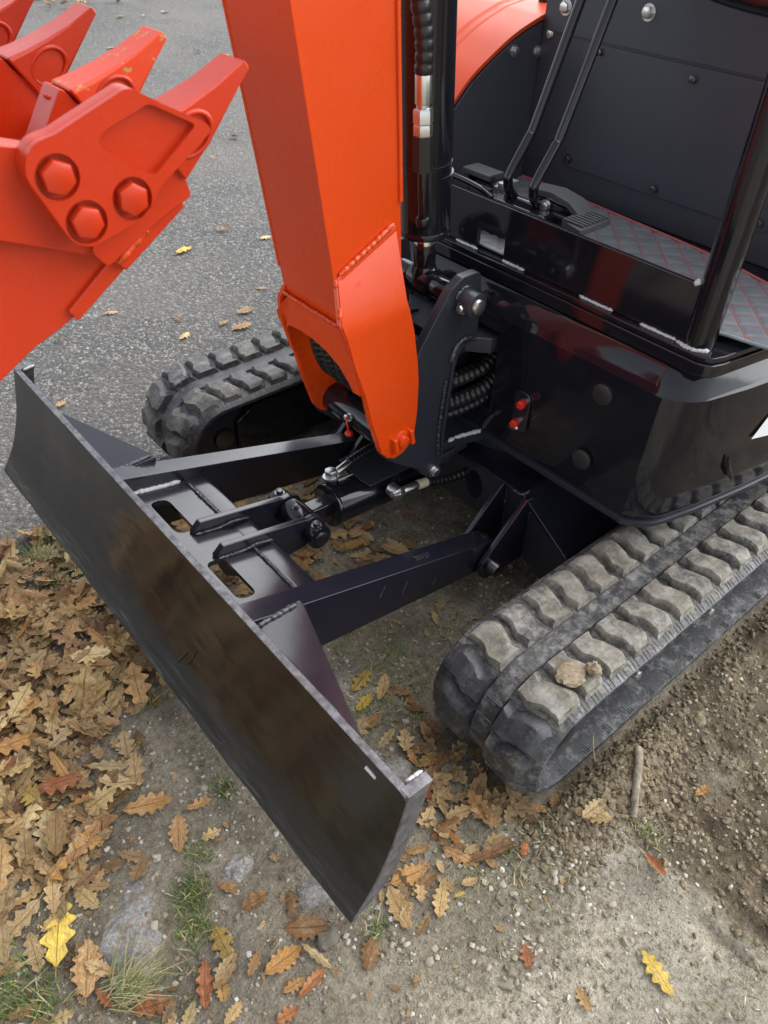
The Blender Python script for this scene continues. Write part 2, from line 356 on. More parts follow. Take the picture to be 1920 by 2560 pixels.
def prism(name, pts, axis, d0, d1, mat, parent, bev=.0015, holes=(), smooth=50, seg=2, yfun=None):
    """extrude a 2D outline (XZ for axis Y, YZ for X, XY for Z) from d0 to d1; holes are outlines cut through"""
    f = AX[axis]; bm = bmesh.new()
    if not holes:
        a = [bm.verts.new(f(p[0], p[1], d0)) for p in pts]; c = [bm.verts.new(f(p[0], p[1], d1)) for p in pts]
        bm.faces.new(a); bm.faces.new(list(reversed(c)))
        for i in range(len(pts)):
            j = (i + 1) % len(pts); bm.faces.new((a[i], a[j], c[j], c[i]))
        bmesh.ops.recalc_face_normals(bm, faces=bm.faces); bevel_bm(bm, bev, seg)
    else:
        loops = [list(pts)] + [list(h) for h in holes]
        flat = [p for l in loops for p in l]
        tris = geometry.tessellate_polygon([[Vector((p[0], p[1], 0)) for p in l] for l in loops])
        a = [bm.verts.new(f(p[0], p[1], d0)) for p in flat]; c = [bm.verts.new(f(p[0], p[1], d1)) for p in flat]
        for t in tris:
            try: bm.faces.new([a[i] for i in t]); bm.faces.new([c[i] for i in reversed(t)])
            except ValueError: pass
        k = 0
        for l in loops:
            for i in range(len(l)):
                j = (i + 1) % len(l); bm.faces.new((a[k + i], a[k + j], c[k + j], c[k + i]))
            k += len(l)
        bmesh.ops.recalc_face_normals(bm, faces=bm.faces)
        if bev > 0:
            es = [e for e in bm.edges if len(e.link_faces) == 2 and e.calc_face_angle(0) > math.radians(105)]
            bmesh.ops.bevel(bm, geom=es, offset=bev, segments=1, affect='EDGES', clamp_overlap=True)
    o = link(name, bm_mesh(name, bm), mat, parent, smooth)
    if smooth and bev > 0:
        wn = o.modifiers.new('flat_faces', 'WEIGHTED_NORMAL'); wn.keep_sharp = True; wn.weight = 100
    return o
def frame_for(d):
    d = Vector(d).normalized(); h = Vector((0, 0, 1)) if abs(d.z) < .9 else Vector((1, 0, 0))
    x = d.cross(h).normalized(); return x, d.cross(x).normalized(), d
def tube_vf(path, rad, seg=12, caps=True, V=None, F=None):
    V = [] if V is None else V; F = [] if F is None else F
    P = [Vector(p) for p in path]; n = len(P); base = len(V)
    R = rad if hasattr(rad, '__len__') else [rad] * n
    t0 = (P[1] - P[0]).normalized(); x, y, _ = frame_for(t0)
    for i in range(n):
        t = ((P[min(i + 1, n - 1)] - P[max(i - 1, 0)])).normalized()
        x = (x - t * x.dot(t)).normalized(); y = t.cross(x)
        for k in range(seg):
            a = 2 * math.pi * k / seg; V.append(P[i] + (x * math.cos(a) + y * math.sin(a)) * R[i])
    for i in range(n - 1):
        for k in range(seg):
            q = (k + 1) % seg; F.append((base + i * seg + k, base + i * seg + q, base + (i + 1) * seg + q, base + (i + 1) * seg + k))
    if caps:
        F.append(tuple(base + k for k in reversed(range(seg)))); F.append(tuple(base + (n - 1) * seg + k for k in range(seg)))
    return V, F
def tube(name, path, rad, mat, parent, seg=14, smooth=50, caps=True):
    V, F = tube_vf(path, rad, seg, caps); return link(name, from_py(name, V, F), mat, parent, smooth)
def smooth_path(pts, n=8):
    P = [Vector(p) for p in pts]; out = []
    for i in range(len(P) - 1):
        p0, p1, p2, p3 = P[max(i - 1, 0)], P[i], P[i + 1], P[min(i + 2, len(P) - 1)]
        for k in range(n):
            t = k / n; out.append(.5 * ((2 * p1) + (p2 - p0) * t + (2 * p0 - 5 * p1 + 4 * p2 - p3) * t * t + (3 * p1 - p0 - 3 * p2 + p3) * t**3))
    out.append(P[-1]); return out
def resample(P, step):
    P = [Vector(p) for p in P]; out = [P[0]]; acc = 0
    for i in range(len(P) - 1):
        L = (P[i + 1] - P[i]).length; d = step - acc
        while d <= L:
            out.append(P[i].lerp(P[i + 1], d / L)); d += step
        acc = (acc + L) % step
    return out
def hose(name, pts, r, mat, parent, pitch=.010, depth=.10):
    P = resample(smooth_path(pts, 10), pitch / 6)
    R = [r * (1 - depth + depth * 1.4 * abs(math.sin(math.pi * i / 6)) ** .6) for i in range(len(P))]
    return tube(name, P, R, mat, parent, 12, 80)
def cylinder(name, p0, p1, r, mat, parent, seg=32, bev=.002, r1=None):
    p0, p1 = Vector(p0), Vector(p1); d = (p1 - p0).normalized(); r1 = r if r1 is None else r1
    L = (p1 - p0).length; bev = min(bev, L * .4)
    path = [p0, p0 + d * bev * .3, p0 + d * bev, p1 - d * bev, p1 - d * bev * .3, p1]
    R = [r - bev, r - bev * .3, r, r1, r1 - bev * .3, r1 - bev]
    return tube(name, path, R, mat, parent, seg, 40)
HEX = {}
def bolt(name, p, d, r, h, mat, parent, washer=True):
    key = (round(r, 4), round(h, 4), mat, washer)
    if key not in HEX:
        bm = bmesh.new()
        vs = [bm.verts.new((r * math.cos(a), r * math.sin(a), 0)) for a in [k * math.pi / 3 for k in range(6)]]
        vt = [bm.verts.new((r * math.cos(a), r * math.sin(a), h)) for a in [k * math.pi / 3 for k in range(6)]]
        bm.faces.new(vs); bm.faces.new(vt)
        for i in range(6): bm.faces.new((vs[i], vs[(i + 1) % 6], vt[(i + 1) % 6], vt[i]))
        bmesh.ops.recalc_face_normals(bm, faces=bm.faces); bevel_bm(bm, r * .12, 2)
        if washer:
            V = []; k = 16
            lo = [bm.verts.new((1.35 * r * math.cos(2 * math.pi * i / k), 1.35 * r * math.sin(2 * math.pi * i / k), -h * .05)) for i in range(k)]
            hi = [bm.verts.new((1.35 * r * math.cos(2 * math.pi * i / k), 1.35 * r * math.sin(2 * math.pi * i / k), h * .2)) for i in range(k)]
            bm.faces.new(hi)
            for i in range(k): bm.faces.new((lo[i], lo[(i + 1) % k], hi[(i + 1) % k], hi[i]))
        HEX[key] = finish(bm_mesh('hex_bolt', bm), 35); HEX[key].materials.append(M[mat])
    o = bpy.data.objects.new(name, HEX[key]); COL.objects.link(o); o.parent = parent
    x, y, z = frame_for(d); sp = random.random() * 1.0; x2 = x * math.cos(sp) + y * math.sin(sp); y2 = z.cross(x2)
    mm = Matrix((x2, y2, z)).transposed().to_4x4(); mm.translation = Vector(p); o.matrix_local = mm
    return o
def weld(pts, r, mat, parent, name='weld_bead', n=None, amp=.45):
    P = resample(smooth_path(pts, 8), r * .55)
    if len(P) < 3: return
    R = []; Q = []
    for i, p in enumerate(P):
        e = min(1, i / 3, (len(P) - 1 - i) / 3) ** .5 if len(P) > 6 else 1
        R.append(max(.0006, r * e * (1 + amp * .6 * (random.random() - .5) + .10 * math.sin(i * 1.3))))
        Q.append(p + Vector((random.gauss(0, r * .12), random.gauss(0, r * .12), random.gauss(0, r * .12))))
    return tube(name, Q, R, mat, parent, 7, 60)
def arc(cx, cy, r, a0, a1, n=8):
    return [(cx + r * math.cos(math.radians(a0 + (a1 - a0) * i / n)), cy + r * math.sin(math.radians(a0 + (a1 - a0) * i / n))) for i in range(n + 1)]
def fillet(pts, rad, n=4):
    """round the corners of a closed 2D outline"""
    out = []; N = len(pts)
    for i, p in enumerate(pts):
        a = Vector(pts[i - 1][:2]); b = Vector(p[:2]); c = Vector(pts[(i + 1) % N][:2])
        r = p[2] if len(p) > 2 else rad
        u = (a - b); v = (c - b); lu, lv = u.length, v.length
        if r <= 0 or lu < 1e-6 or lv < 1e-6: out.append(tuple(b)); continue
        d = min(r, lu * .45, lv * .45); p0 = b + u / lu * d; p1 = b + v / lv * d
        for k in range(n + 1):
            t = k / n; q = (1 - t)**2 * p0 + 2 * t * (1 - t) * b + t * t * p1; out.append((q.x, q.y))
    return out
def loft(name, secs, mat, parent, cap=True, smooth=50, closed=True, skip=None):
    n = len(secs[0]); V = [v for s in secs for v in s]; F = []
    for i in range(len(secs) - 1):
        for k in range(n if closed else n - 1):
            q = (k + 1) % n
            if skip and skip(i, k): continue
            F.append((i * n + k, i * n + q, (i + 1) * n + q, (i + 1) * n + k))
    if cap: F.append(tuple(range(n))); F.append(tuple((len(secs) - 1) * n + k for k in reversed(range(n))))
    me = from_py(name, V, F); bm = bmesh.new(); bm.from_mesh(me); bmesh.ops.recalc_face_normals(bm, faces=bm.faces); bm.to_mesh(me); bm.free()
    return link(name, me, mat, parent, smooth)
def box(name, x0, x1, y0, y1, z0, z1, mat, parent, bev=.002):
    return prism(name, [(x0, y0), (x1, y0), (x1, y1), (x0, y1)], 'Z', z0, z1, mat, parent, bev)
def tag(o, label, cat, group=None, kind=None):
    if label: o['label'] = label
    if cat: o['category'] = cat
    if group: o['group'] = group
    if kind: o['kind'] = kind
    return o
def text_mesh(name, body, size, ext, mat, parent, origin, xdir, ydir):
    cu = bpy.data.curves.new(name, 'FONT'); cu.body = body; cu.size = size; cu.extrude = ext
    to = bpy.data.objects.new(name, cu); COL.objects.link(to)
    bpy.context.view_layer.update()
    me = bpy.data.meshes.new_from_object(to.evaluated_get(bpy.context.evaluated_depsgraph_get()))
    bpy.data.objects.remove(to); bpy.data.curves.remove(cu); me.materials.clear()
    o = link(name, me, mat, parent, 0)
    x = Vector(xdir).normalized(); y = Vector(ydir); y = (y - x * y.dot(x)).normalized(); z = x.cross(y)
    mm = Matrix((x, y, z)).transposed().to_4x4(); mm.translation = Vector(origin); o.matrix_local = mm
    return o
# ================================================================== GROUND
def asphalt_edge(x):
    return -.405 + .045 * (fbm(x * 3.1, 3.0 + 0 * x, 4, 21) - .5) + .02 * (vnoise(x * 30, 0 * x, 5) - .5)
def soil_h(x, y):
    x = np.asarray(x, float); y = np.asarray(y, float)
    h = -.007 + .020 * (fbm(x * 5, y * 5, 4, 1) - .5) + .006 * (fbm(x * 26, y * 26, 3, 2) - .5)
    dk = sstep(.50, .60, y) * (1 - sstep(.30, .44, x + .10 * (fbm(x * 6, y * 6, 3, 9) - .5)))
    rid = 1 - np.abs(2 * fbm(x * 22, y * 22, 4, 4) - 1)
    h = h + dk * (.016 * (rid - .62) + .026 * (fbm(x * 9, y * 9, 4, 6) - .45))
    h = h + .040 * np.exp(-((x - .34) / .10)**2 - ((y - .585) / .045)**2)            # earth pushed up against the track
    h = h + .016 * np.exp(-((y - .575) / .03)**2) * (1 - sstep(.30, .36, x))
    rut = np.exp(-((y - (.86 - .25 * (x - .1))) / .05)**2) * (1 - sstep(.36, .46, x))
    h = h - rut * (.022 + .006 * np.sign(np.sin(x * 118)))
    trk = (1 - sstep(.100, .125, np.abs(y - .43))) * (1 - sstep(.40, .49, x))
    h = h * (1 - trk) + trk * np.minimum(h, -.012)
    und = (1 - sstep(.30, .36, np.abs(y))) * (1 - sstep(.2, .6, x))
    h = h - .006 * und
    h = np.where(y < -.30, h - .05 * sstep(-.33, -.47, y) * 1.0, h)
    return h
def axis_pts(f0, f1, step, far):
    a = list(np.arange(f0, f1 + 1e-6, step)); d = step
    lo, hi = [], []
    p = f1; d = step
    while p < far: d *= 1.35; p += d; hi.append(p)
    p = f0; d = step
    while p > -far: d *= 1.35; p -= d; lo.append(p)
    return np.array(lo[::-1] + a + hi)
def grid_mesh(name, X, Y, Z):
    nx, ny = X.shape; V = np.stack([X, Y, Z], -1).reshape(-1, 3)
    i = np.arange(nx - 1)[:, None] * ny + np.arange(ny - 1)[None, :]
    F = np.stack([i, i + ny, i + ny + 1, i + 1], -1).reshape(-1, 4)
    me = bpy.data.meshes.new(name); me.vertices.add(len(V)); me.vertices.foreach_set('co', V.ravel())
    me.loops.add(F.size); me.loops.foreach_set('vertex_index', F.ravel())
    me.polygons.add(len(F)); me.polygons.foreach_set('loop_start', np.arange(0, F.size, 4)); me.polygons.foreach_set('loop_total', np.full(len(F), 4))
    me.update(calc_edges=True); return me
def set_attr(me, nm, arr):
    a = me.attributes.new(nm, 'FLOAT', 'POINT'); a.data.foreach_set('value', np.asarray(arr, np.float32).ravel())
gx = axis_pts(-.35, 1.20, .0055, 90); gy = axis_pts(-.46, .98, .0055, 90); gy = gy[gy > -.62]
GX, GY = np.meshgrid(gx, gy, indexing='ij')
GZ = soil_h(GX, GY)
me = grid_mesh('soil_ground', GX, GY, GZ)
nz = fbm(GX * 7, GY * 7, 4, 31); nz2 = fbm(GX * 3, GY * 3, 3, 41)
dark = sstep(.50, .58, GY) * (1 - sstep(.28, .42, GX + .12 * (nz - .5)))
dark = np.maximum(dark, .8 * np.exp(-((GX - .37) / .12)**2 - ((GY - .57) / .07)**2))
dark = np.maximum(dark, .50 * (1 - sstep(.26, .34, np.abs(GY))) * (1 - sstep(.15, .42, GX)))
dark = np.maximum(dark, .45 * np.exp(-((GX - .52) / .10)**2 - ((GY - .43) / .10)**2))       # darker earth in front of the track
dark = np.maximum(dark, .42 * np.exp(-(((GX - .74) / .055)**2)) * (1 - sstep(.45, .55, np.abs(GY - .05))))  # blade's contact shade painted on the soil below its lower edge
dark = dark * (1 - .55 * np.exp(-((GX - .17) / .10)**2 - ((GY - .66) / .06)**2))
dark = np.maximum(dark, .34 * sstep(.66, .74, GX) * (1 - sstep(.50, .62, GY)) * (.4 + 1.2 * fbm(GX * 4, GY * 4, 3, 51)))
pale = np.clip(.72 * sstep(.50, .75, GY) * sstep(.30, .42, GX) + .75 * np.exp(-((GX - .39) / .035)**2 - ((GY - .66) / .10)**2)
       + .35 * np.exp(-((GX - .50) / .06)**2 - ((GY - .20) / .10)**2) + .30 * np.exp(-((GX - .42) / .06)**2 - ((GY - .08) / .06)**2) + .5 * (nz2 - .5), 0, 1)
moss = np.clip(.85 * np.exp(-((GX - .85) / .035)**2 - ((GY - .33) / .05)**2) + .45 * np.exp(-((GX - .42) / .09)**2 - ((GY - .2) / .12)**2)
       + .4 * np.exp(-((GX - 1.04) / .06)**2 - ((GY - .31) / .06)**2) + .35 * (nz - .45), 0, 1)
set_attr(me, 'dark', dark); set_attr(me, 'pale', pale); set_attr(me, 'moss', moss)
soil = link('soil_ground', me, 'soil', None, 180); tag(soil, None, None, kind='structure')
# asphalt sheet with a crumbling edge
ax_ = axis_pts(-1.2, 1.3, .012, 90); ay = np.concatenate([np.linspace(0, .12, 12), np.cumsum(.02 * 1.28 ** np.arange(28)) + .12])
AXX, T = np.meshgrid(ax_, ay, indexing='ij')
AYY = asphalt_edge(AXX) - T
AZZ = -.010 + .004 * (fbm(AXX * 2, AYY * 2, 3, 3) - .5) - .020 * (1 - sstep(0, .02, T)) + .004 * (fbm(AXX * 40, AYY * 40, 3, 8) - .5) * (1 - sstep(.0, .3, T))
me = grid_mesh('asphalt_road', AXX, AYY, AZZ)
road = link('asphalt_road', me, 'asphalt', None, 180); tag(road, None, None, kind='structure')
def ground_z(x, y):
    e = float(asphalt_edge(np.array(x)))
    return -.008 if y < e else float(soil_h(x, y))
# ================================================================== EXCAVATOR
ex = bpy.data.objects.new('mini_excavator', None); COL.objects.link(ex); ex.empty_display_size = .1
tag(ex, 'orange and black mini excavator on rubber tracks with dozer blade and raised bucket', 'excavator')
def rr_(x0, x1, y0, y1, r, n=5): return fillet([(x0, y0), (x1, y0), (x1, y1), (x0, y1)], r, n)
# ---------------------------------------------------------------- dozer blade
front = smooth_path([(.673, 0, .284), (.680, 0, .250), (.692, 0, .200), (.711, 0, .150), (.727, 0, .122), (.744, 0, .098)], 4)
fr = [(p.x, p.z) for p in front]; th = .011; bk = []
for i, p in enumerate(fr):
    a = Vector(fr[max(i - 1, 0)]); b_ = Vector(fr[min(i + 1, len(fr) - 1)]); t = (b_ - a).normalized(); nrm = Vector((t.y, -t.x)) * -1
    nrm = Vector((-abs(t.y), -abs(t.x))); k = 1 if i < len(fr) - 3 else (len(fr) - 1 - i) / 3 * .7 + .3
    bk.append((p[0] + nrm.x * th * k, p[1] + nrm.y * th * k))
Vb = []; Fb = []; ny = 40; outl = fr + bk[::-1]; N = len(outl)
for j in range(ny + 1):
    y = -.511 + 1.022 * j / ny; wob = .0012 * math.sin(j * .9) + .0008 * math.sin(j * 2.3)
    for (x, z) in outl: Vb.append((x + wob * .5, y, z))
for j in range(ny):
    for k in range(N): q = (k + 1) % N; Fb.append((j * N + k, j * N + q, (j + 1) * N + q, (j + 1) * N + k))
Fb.append(tuple(range(N))); Fb.append(tuple(ny * N + k for k in reversed(range(N))))
me = from_py('dozer_blade', Vb, Fb); bm = bmesh.new(); bm.from_mesh(me); bmesh.ops.recalc_face_normals(bm, faces=bm.faces); bm.to_mesh(me); bm.free()
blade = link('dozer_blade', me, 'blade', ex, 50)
# bare steel top edge of the moldboard
prism('top_edge', [(.6645, .2845), (.6735, .2845), (.6738, .2868), (.6645, .2868)], 'Y', -.5105, .5105, 'edge', blade, .0008)
for s in (-1, 1):
    y1, y0 = .5128 * s, .500 * s
    pl = [(.6722, .2880)] + [(p[0] - .0010, p[1]) for p in fr[1:-1]] + [(bk[-5][0] - .010, bk[-5][1] + .002)] + [(p[0] - .020, p[1] + .002) for p in bk[-8:0:-2]] + [(bk[0][0] - .024, bk[0][1] + .004)]
    prism('end_bracket', pl, 'Y', min(y0, y1), max(y0, y1), 'edge', blade, .001)
    weld([(.661, .497 * s, .2855), (.648, .498 * s, .2865), (.640, .499 * s, .2865)], .0022, 'weldbright', blade)
    gz = .240
    tri = [(.668, .196 * s), (.578, .196 * s), (.580, .210 * s), (.600, .270 * s), (.662, .462 * s), (.668, .462 * s)]
    prism('gusset', tri if s > 0 else tri[::-1], 'Z', gz - .009, gz, 'frame', blade, .0012)
    weld([(.655, .2005 * s, gz + .001), (.62, .2005 * s, gz + .001), (.582, .2005 * s, gz + .001)], .0035, 'weld', blade)
for (yy, zz_, ln) in ((.468, .270, .016),):
    tube('paint_chip', [(.6755, yy - ln, zz_), (.6757, yy, zz_ - .001)], [.0028, .0022], 'weldbright', blade, 6)
for pts in ([(.7235, .10, .1285), (.7095, .113, .1540)], [(.7165, .122, .1405), (.7045, .130, .166)], [(.7365, .235, .1085), (.7315, .242, .1155)]):
    V, F = tube_vf([(p[0] + .0006, p[1], p[2] + .0004) for p in pts], .0007, 5)
    link('scratch', from_py('scratch', V, F), 'dsteel', blade, 60)
# push arms
for s in (-1, 1):
    pa = [(.186, .1165), (.66, .2534), (.66, .140), (.205, .062), (.182, .075)]
    arm = prism('push_arm', fillet(pa, .006, 3), 'Y', min(.162 * s, .198 * s), max(.162 * s, .198 * s), 'frame', ex, .0045, seg=3)
    sl = .2873; k = 1 / math.hypot(1, sl)
    px, pz = .194, .0638 + sl * .194
    nrm = Vector((-sl * k, 0, k))
    cylinder('grease_hole_disc', Vector((px, .18 * s, pz)) - nrm * .004, Vector((px, .18 * s, pz)) + nrm * .0006, .0068, 'rubberblk', arm, 20, .0002)  # black disc stands in for the shade inside the hole
    if s > 0:
        text_mesh('stamped_number', '20127', .0135, .0003, 'edge', arm, (.358, .187, .0638 + sl * .358 + .0006), (-1, 0, -sl), (-.12, -1, 0))
        for (xa, za, xb, zb) in ((.395, .128, .385, .150), (.33, .104, .322, .116), (.44, .150, .43, .168)):
            tube('scratch', [(xa, .1985, za), (xb, .1985, zb)], .0006, 'edge', arm, 5)
    cylinder('pivot_pin', (.203, .140 * s, .079), (.203, .229 * s, .079), .0125, 'dsteel', arm, 28, .004)
    weld([(.655, .161 * s, .212), (.60, .161 * s, .201), (.55, .161 * s, .190)], .0035, 'weld', arm)
# slotted cross plate, cross tube and cylinder bracket
def zc(x): return .209 + .22 * (x - .6)
def slot(y0, y1): return [(p[1], p[0]) for p in rr_(min(y0, y1), max(y0, y1), .601, .631, .0145, 5)]
cp = prism('cross_plate', [(.548, -.1615), (.664, -.1615), (.664, .1615), (.548, .1615)], 'Z', -.009, 0, 'frame', ex, .0012, holes=(slot(.038, .128), slot(-.128, -.038)))
for v in cp.data.vertices: v.co.z += zc(v.co.x)
ct = prism('cross_tube', fillet([(.512, .128), (.556, .134), (.556, .1995), (.512, .192)], .012, 4), 'Y', -.1615, .1615, 'frame', cp, .0)
weld([(.552, -.158, zc(.55) + .001), (.551, -.05, zc(.55) + .001), (.552, -.04, zc(.55) + .001)], .003, 'weld', cp)
weld([(.552, .158, zc(.55) + .001), (.551, .05, zc(.55) + .001), (.552, .04, zc(.55) + .001)], .003, 'weld', cp)
weld([(.64, -.160, .2185), (.56, -.160, .203)], .004, 'weldbright', cp)
for s in (-1, 1):
    o = [(.612, .205), (.612, .216), (.598, .229), (.455, .199)] + arc(.443, .172, .0255, 75, 265, 10)[0:] + [(.560, .140), (.60, .17)]
    br = prism('cylinder_bracket', o, 'Y', min(.027 * s, .0375 * s), max(.027 * s, .0375 * s), 'frame', cp, .0015)
    cylinder('pin_boss', (.444, .036 * s, .171), (.444, .061 * s, .171), .0205, 'black', cp, 32, .003)
    cylinder('pin_end', (.444, .058 * s, .171), (.444, .0645 * s, .171), .0125, 'dsteel', cp, 24, .004)
    bolt('lock_bolt', (.444, .050 * s, .1905), (0, 0, 1), .0062, .007, 'dsteel', cp)
    for dy in (-.007, .007):
        weld([(.610, (.032 + dy) * s, zc(.61) + .0015), (.57, (.032 + dy) * s, zc(.57) + .002), (.545, (.032 + dy) * s, .204), (.516, (.032 + dy) * s, .196)], .0026, 'weld', cp)
# ---------------------------------------------------------------- dozer cylinder
dz = Vector((-.24, 0, -.022)).normalized(); A = Vector((.444, 0, .171))
cyl = cylinder('blade_cylinder', A + dz * .062, A + dz * .262, .0355, 'black', ex, 48, .003)
cylinder('rod_eye', (.444, -.024, .171), (.444, .024, .171), .0245, 'black', cyl, 36, .003)
prism('rod_shank', [(A.x - .012, A.z - .013), (A.x - .012, A.z + .013), (A.x - .068, A.z + .010), (A.x - .068, A.z - .017)], 'Y', -.014, .014, 'black', cyl, .003)
bolt('grease_nipple', (.447, 0, .1955), (.2, 0, 1), .0042, .006, 'dsteel', cyl)
cylinder('gland_ring', A + dz * .058, A + dz * .066, .0372, 'black', cyl, 48, .002)
cylinder('seam_ring', A + dz * .188, A + dz * .1895, .0358, 'rubberblk', cyl, 48, .0004)
gp = [(.327, -.045), (.330, .014), (.318, .029), (.205, .031), (.205, -.046)]
gd = prism('guard_plate', gp, 'Z', .1995, .2025, 'satin', cyl, .0008)
for v in gd.data.vertices:
    if v.co.y > .02: v.co.z -= .010
    if v.co.y < -.03: v.co.z += .004
f0 = A + dz * .078 + Vector((0, -.012, .034))
cylinder('port_boss', f0 - Vector((0, 0, .006)), f0 + Vector((0, -.002, .010)), .011, 'black', cyl, 20)
bolt('banjo_bolt', f0 + Vector((0, -.002, .010)), (0, -.12, 1), .0105, .014, 'zinc', cyl)
cylinder('hose_ferrule', f0 + Vector((-.012, -.005, .012)), f0 + Vector((-.042, -.009, .016)), .0062, 'zinc', cyl, 16)
hose('hose', [f0 + Vector((-.04, -.009, .016)), f0 + Vector((-.09, -.014, .018)), f0 + Vector((-.18, -.02, .012)), f0 + Vector((-.30, -.01, 0))], .0075, 'rubberblk', cyl, .008)
b0 = A + dz * .165 + Vector((0, .030, .006))
cylinder('port_boss', b0 - Vector((0, .012, 0)), b0 + Vector((.004, .014, .006)), .0105, 'black', cyl, 20)
b1 = Vector((.284, .057, .178))
cylinder('banjo_fitting', b1 + Vector((.004, -.016, .004)), b1 + Vector((0, .002, 0)), .0115, 'zinc', cyl, 24)
bolt('banjo_bolt', b1, (.35, .80, -.30), .0105, .010, 'zinc', cyl)
h0 = Vector((.274, .055, .174)); h1 = Vector((.237, .055, .170)); h2 = Vector((.216, .055, .166))
cylinder('hose_ferrule', h0, h1, .0078, 'zinc', cyl, 18, .002)
cylinder('hose_label', h1, h2, .0084, 'label', cyl, 18, .001)
hose('hose', [h2, (.197, .056, .158), (.160, .059, .149), (.128, .064, .149), (.08, .068, .152)], .0085, 'rubberblk', cyl, .010)
# ---------------------------------------------------------------- undercarriage frame
oval = [(.084 + .020 * math.cos(a), .132 + .030 * math.sin(a)) for a in [2 * math.pi * k / 20 for k in range(20)]]
web = [(-.335, .090), (-.19, .183), (.19, .183), (.335, .090), (.335, .030), (.26, .030), (.165, .075), (.10, .080), (-.10, .080), (-.165, .075), (-.26, .030), (-.335, .030)]
xf = prism('track_frame', web, 'X', .112, .124, 'satin', ex, .001, holes=(oval,))
prism('frame_body', [(-.33, .088), (-.188, .179), (.188, .179), (.33, .088), (.33, .035), (-.33, .035)], 'X', -.50, .06, 'satin', xf, .002)
tp = [(-.345, .098), (-.197, .1905), (.197, .1905), (.345, .098), (.341, .0905), (.193, .1835), (-.193, .1835), (-.341, .0905)]
prism('frame_top_plate', tp, 'X', -.36, .134, 'frame', xf, .0012)
weld([(.1345, .172, .1875), (.1345, .195, .188), (.12, .20, .1915)], .003, 'weld', xf)
for s in (-1, 1):
    for (ya, yb) in ((.148, .157), (.2015, .2115)):
        o = [(.122, .186), (.136, .186)] + arc(.203, .079, .0275, 40, -110, 10) + [(.122, .050)]
        prism('clevis_plate', o, 'Y', min(ya * s, yb * s), max(ya * s, yb * s), 'frame', xf, .0014)
        weld([(.1255, yb * s + .002, .18), (.1255, yb * s + .002, .13)], .003, 'weld', xf)
cylinder('swing_motor_hub', (-.1, 0, .18), (-.1, 0, .262), .20, 'satin', xf, 48)
# ---------------------------------------------------------------- rubber tracks
ZC, RB, XF, XR, CY, HW = .092, .086, .372, -.62, .43, .096
Ls = XF - XR; per = 2 * Ls + 2 * math.pi * RB
def track_pt(t):
    t = t % per
    if t < Ls: return Vector((XR + t, 0, ZC + RB)), Vector((1, 0, 0)), Vector((0, 0, 1))
    t -= Ls
    if t < math.pi * RB:
        a = math.pi / 2 - t / RB; return Vector((XF + RB * math.cos(a), 0, ZC + RB * math.sin(a))), Vector((math.sin(a), 0, -math.cos(a))), Vector((math.cos(a), 0, math.sin(a)))
    t -= math.pi * RB
    if t < Ls: return Vector((XF - t, 0, ZC - RB)), Vector((-1, 0, 0)), Vector((0, 0, -1))
    t -= Ls; a = -math.pi / 2 - t / RB
    return Vector((XR + RB * math.cos(a), 0, ZC + RB * math.sin(a))), Vector((math.sin(a), 0, -math.cos(a))), Vector((math.cos(a), 0, math.sin(a)))
prof = [(-.096, -.014), (-.0965, -.007), (-.091, -.003), (-.084, 0), (-.020, 0), (-.016, -.001), (-.014, .003), (.014, .003), (.016, -.001), (.020, 0), (.084, 0), (.091, -.003), (.0965, -.007), (.096, -.014), (.05, -.017), (-.05, -.017)]
pdirt = [.25, .3, .5, .7, .55, .35, .5, .5, .35, .55, .7, .5, .3, .25, 0, 0]
def lug_mesh(nm, sgn, dirt_top, dirt_base, mat):
    nw = 11; V = []; D = []
    for lay, (rear, frt, hgt, dd) in enumerate(((-.0258, .0200, -.004, .45), (-.0222, .0188, .0035, .6), (-.0172, .0172, .0108, .9), (-.0142, .0156, .0132, 1.0))):
        for side in (-1, 1):
            for i in range(nw):
                u = i / (nw - 1); wv = .0185 + (.0650 + (.004 if lay == 0 else 0)) * u
                if lay == 0 and i == 0: wv -= .003
                c = .0052 * math.sin(2 * math.pi * (u * .95 + .06)); e = .0014 * math.sin(2 * math.pi * (u * 2.6 + .3 * side)) + .0006 * math.sin(u * 41 + side)
                hh = hgt
                if lay > 1 and i >= nw - 2: hh -= .0015 + .004 * (i - nw + 2); wv -= .0005
                if lay > 1 and i == 0: wv += .0012; hh -= .001
                V.append((c + e + (frt if side > 0 else rear) * (.92 + .14 * math.sin(math.pi * u)), wv * sgn, hh)); D.append(dirt_base + (dirt_top - dirt_base) * (dd if side > 0 or lay > 2 else max(dd, .7)))
    F = []; L = 2 * nw
    def ring(lay): return [lay * L + i for i in range(nw)] + [lay * L + nw + i for i in reversed(range(nw))]
    for l in range(3):
        a, c = ring(l), ring(l + 1); n = len(a)
        for k in range(n): q = (k + 1) % n; F.append((a[k], a[q], c[q], c[k]))
    b0 = 3 * L
    for i in range(nw - 1): F.append((b0 + i, b0 + i + 1, b0 + nw + i + 1, b0 + nw + i))
    me = from_py(nm, V, F); bm = bmesh.new(); bm.from_mesh(me); bmesh.ops.recalc_face_normals(bm, faces=bm.faces); bm.to_mesh(me); bm.free()
    set_attr(me, 'dirt', D); finish(me, 38); me.materials.append(M[mat]); return me
LUG = {}
for nm, a in dict(dirty=(1.0, .5, 'rub_dirty'), clean=(.5, .3, 'rub_clean'), far=(.8, .4, 'rub_far')).items():
    for sg in (-1, 1): LUG[nm, sg] = lug_mesh('tread_lug', sg, *a)
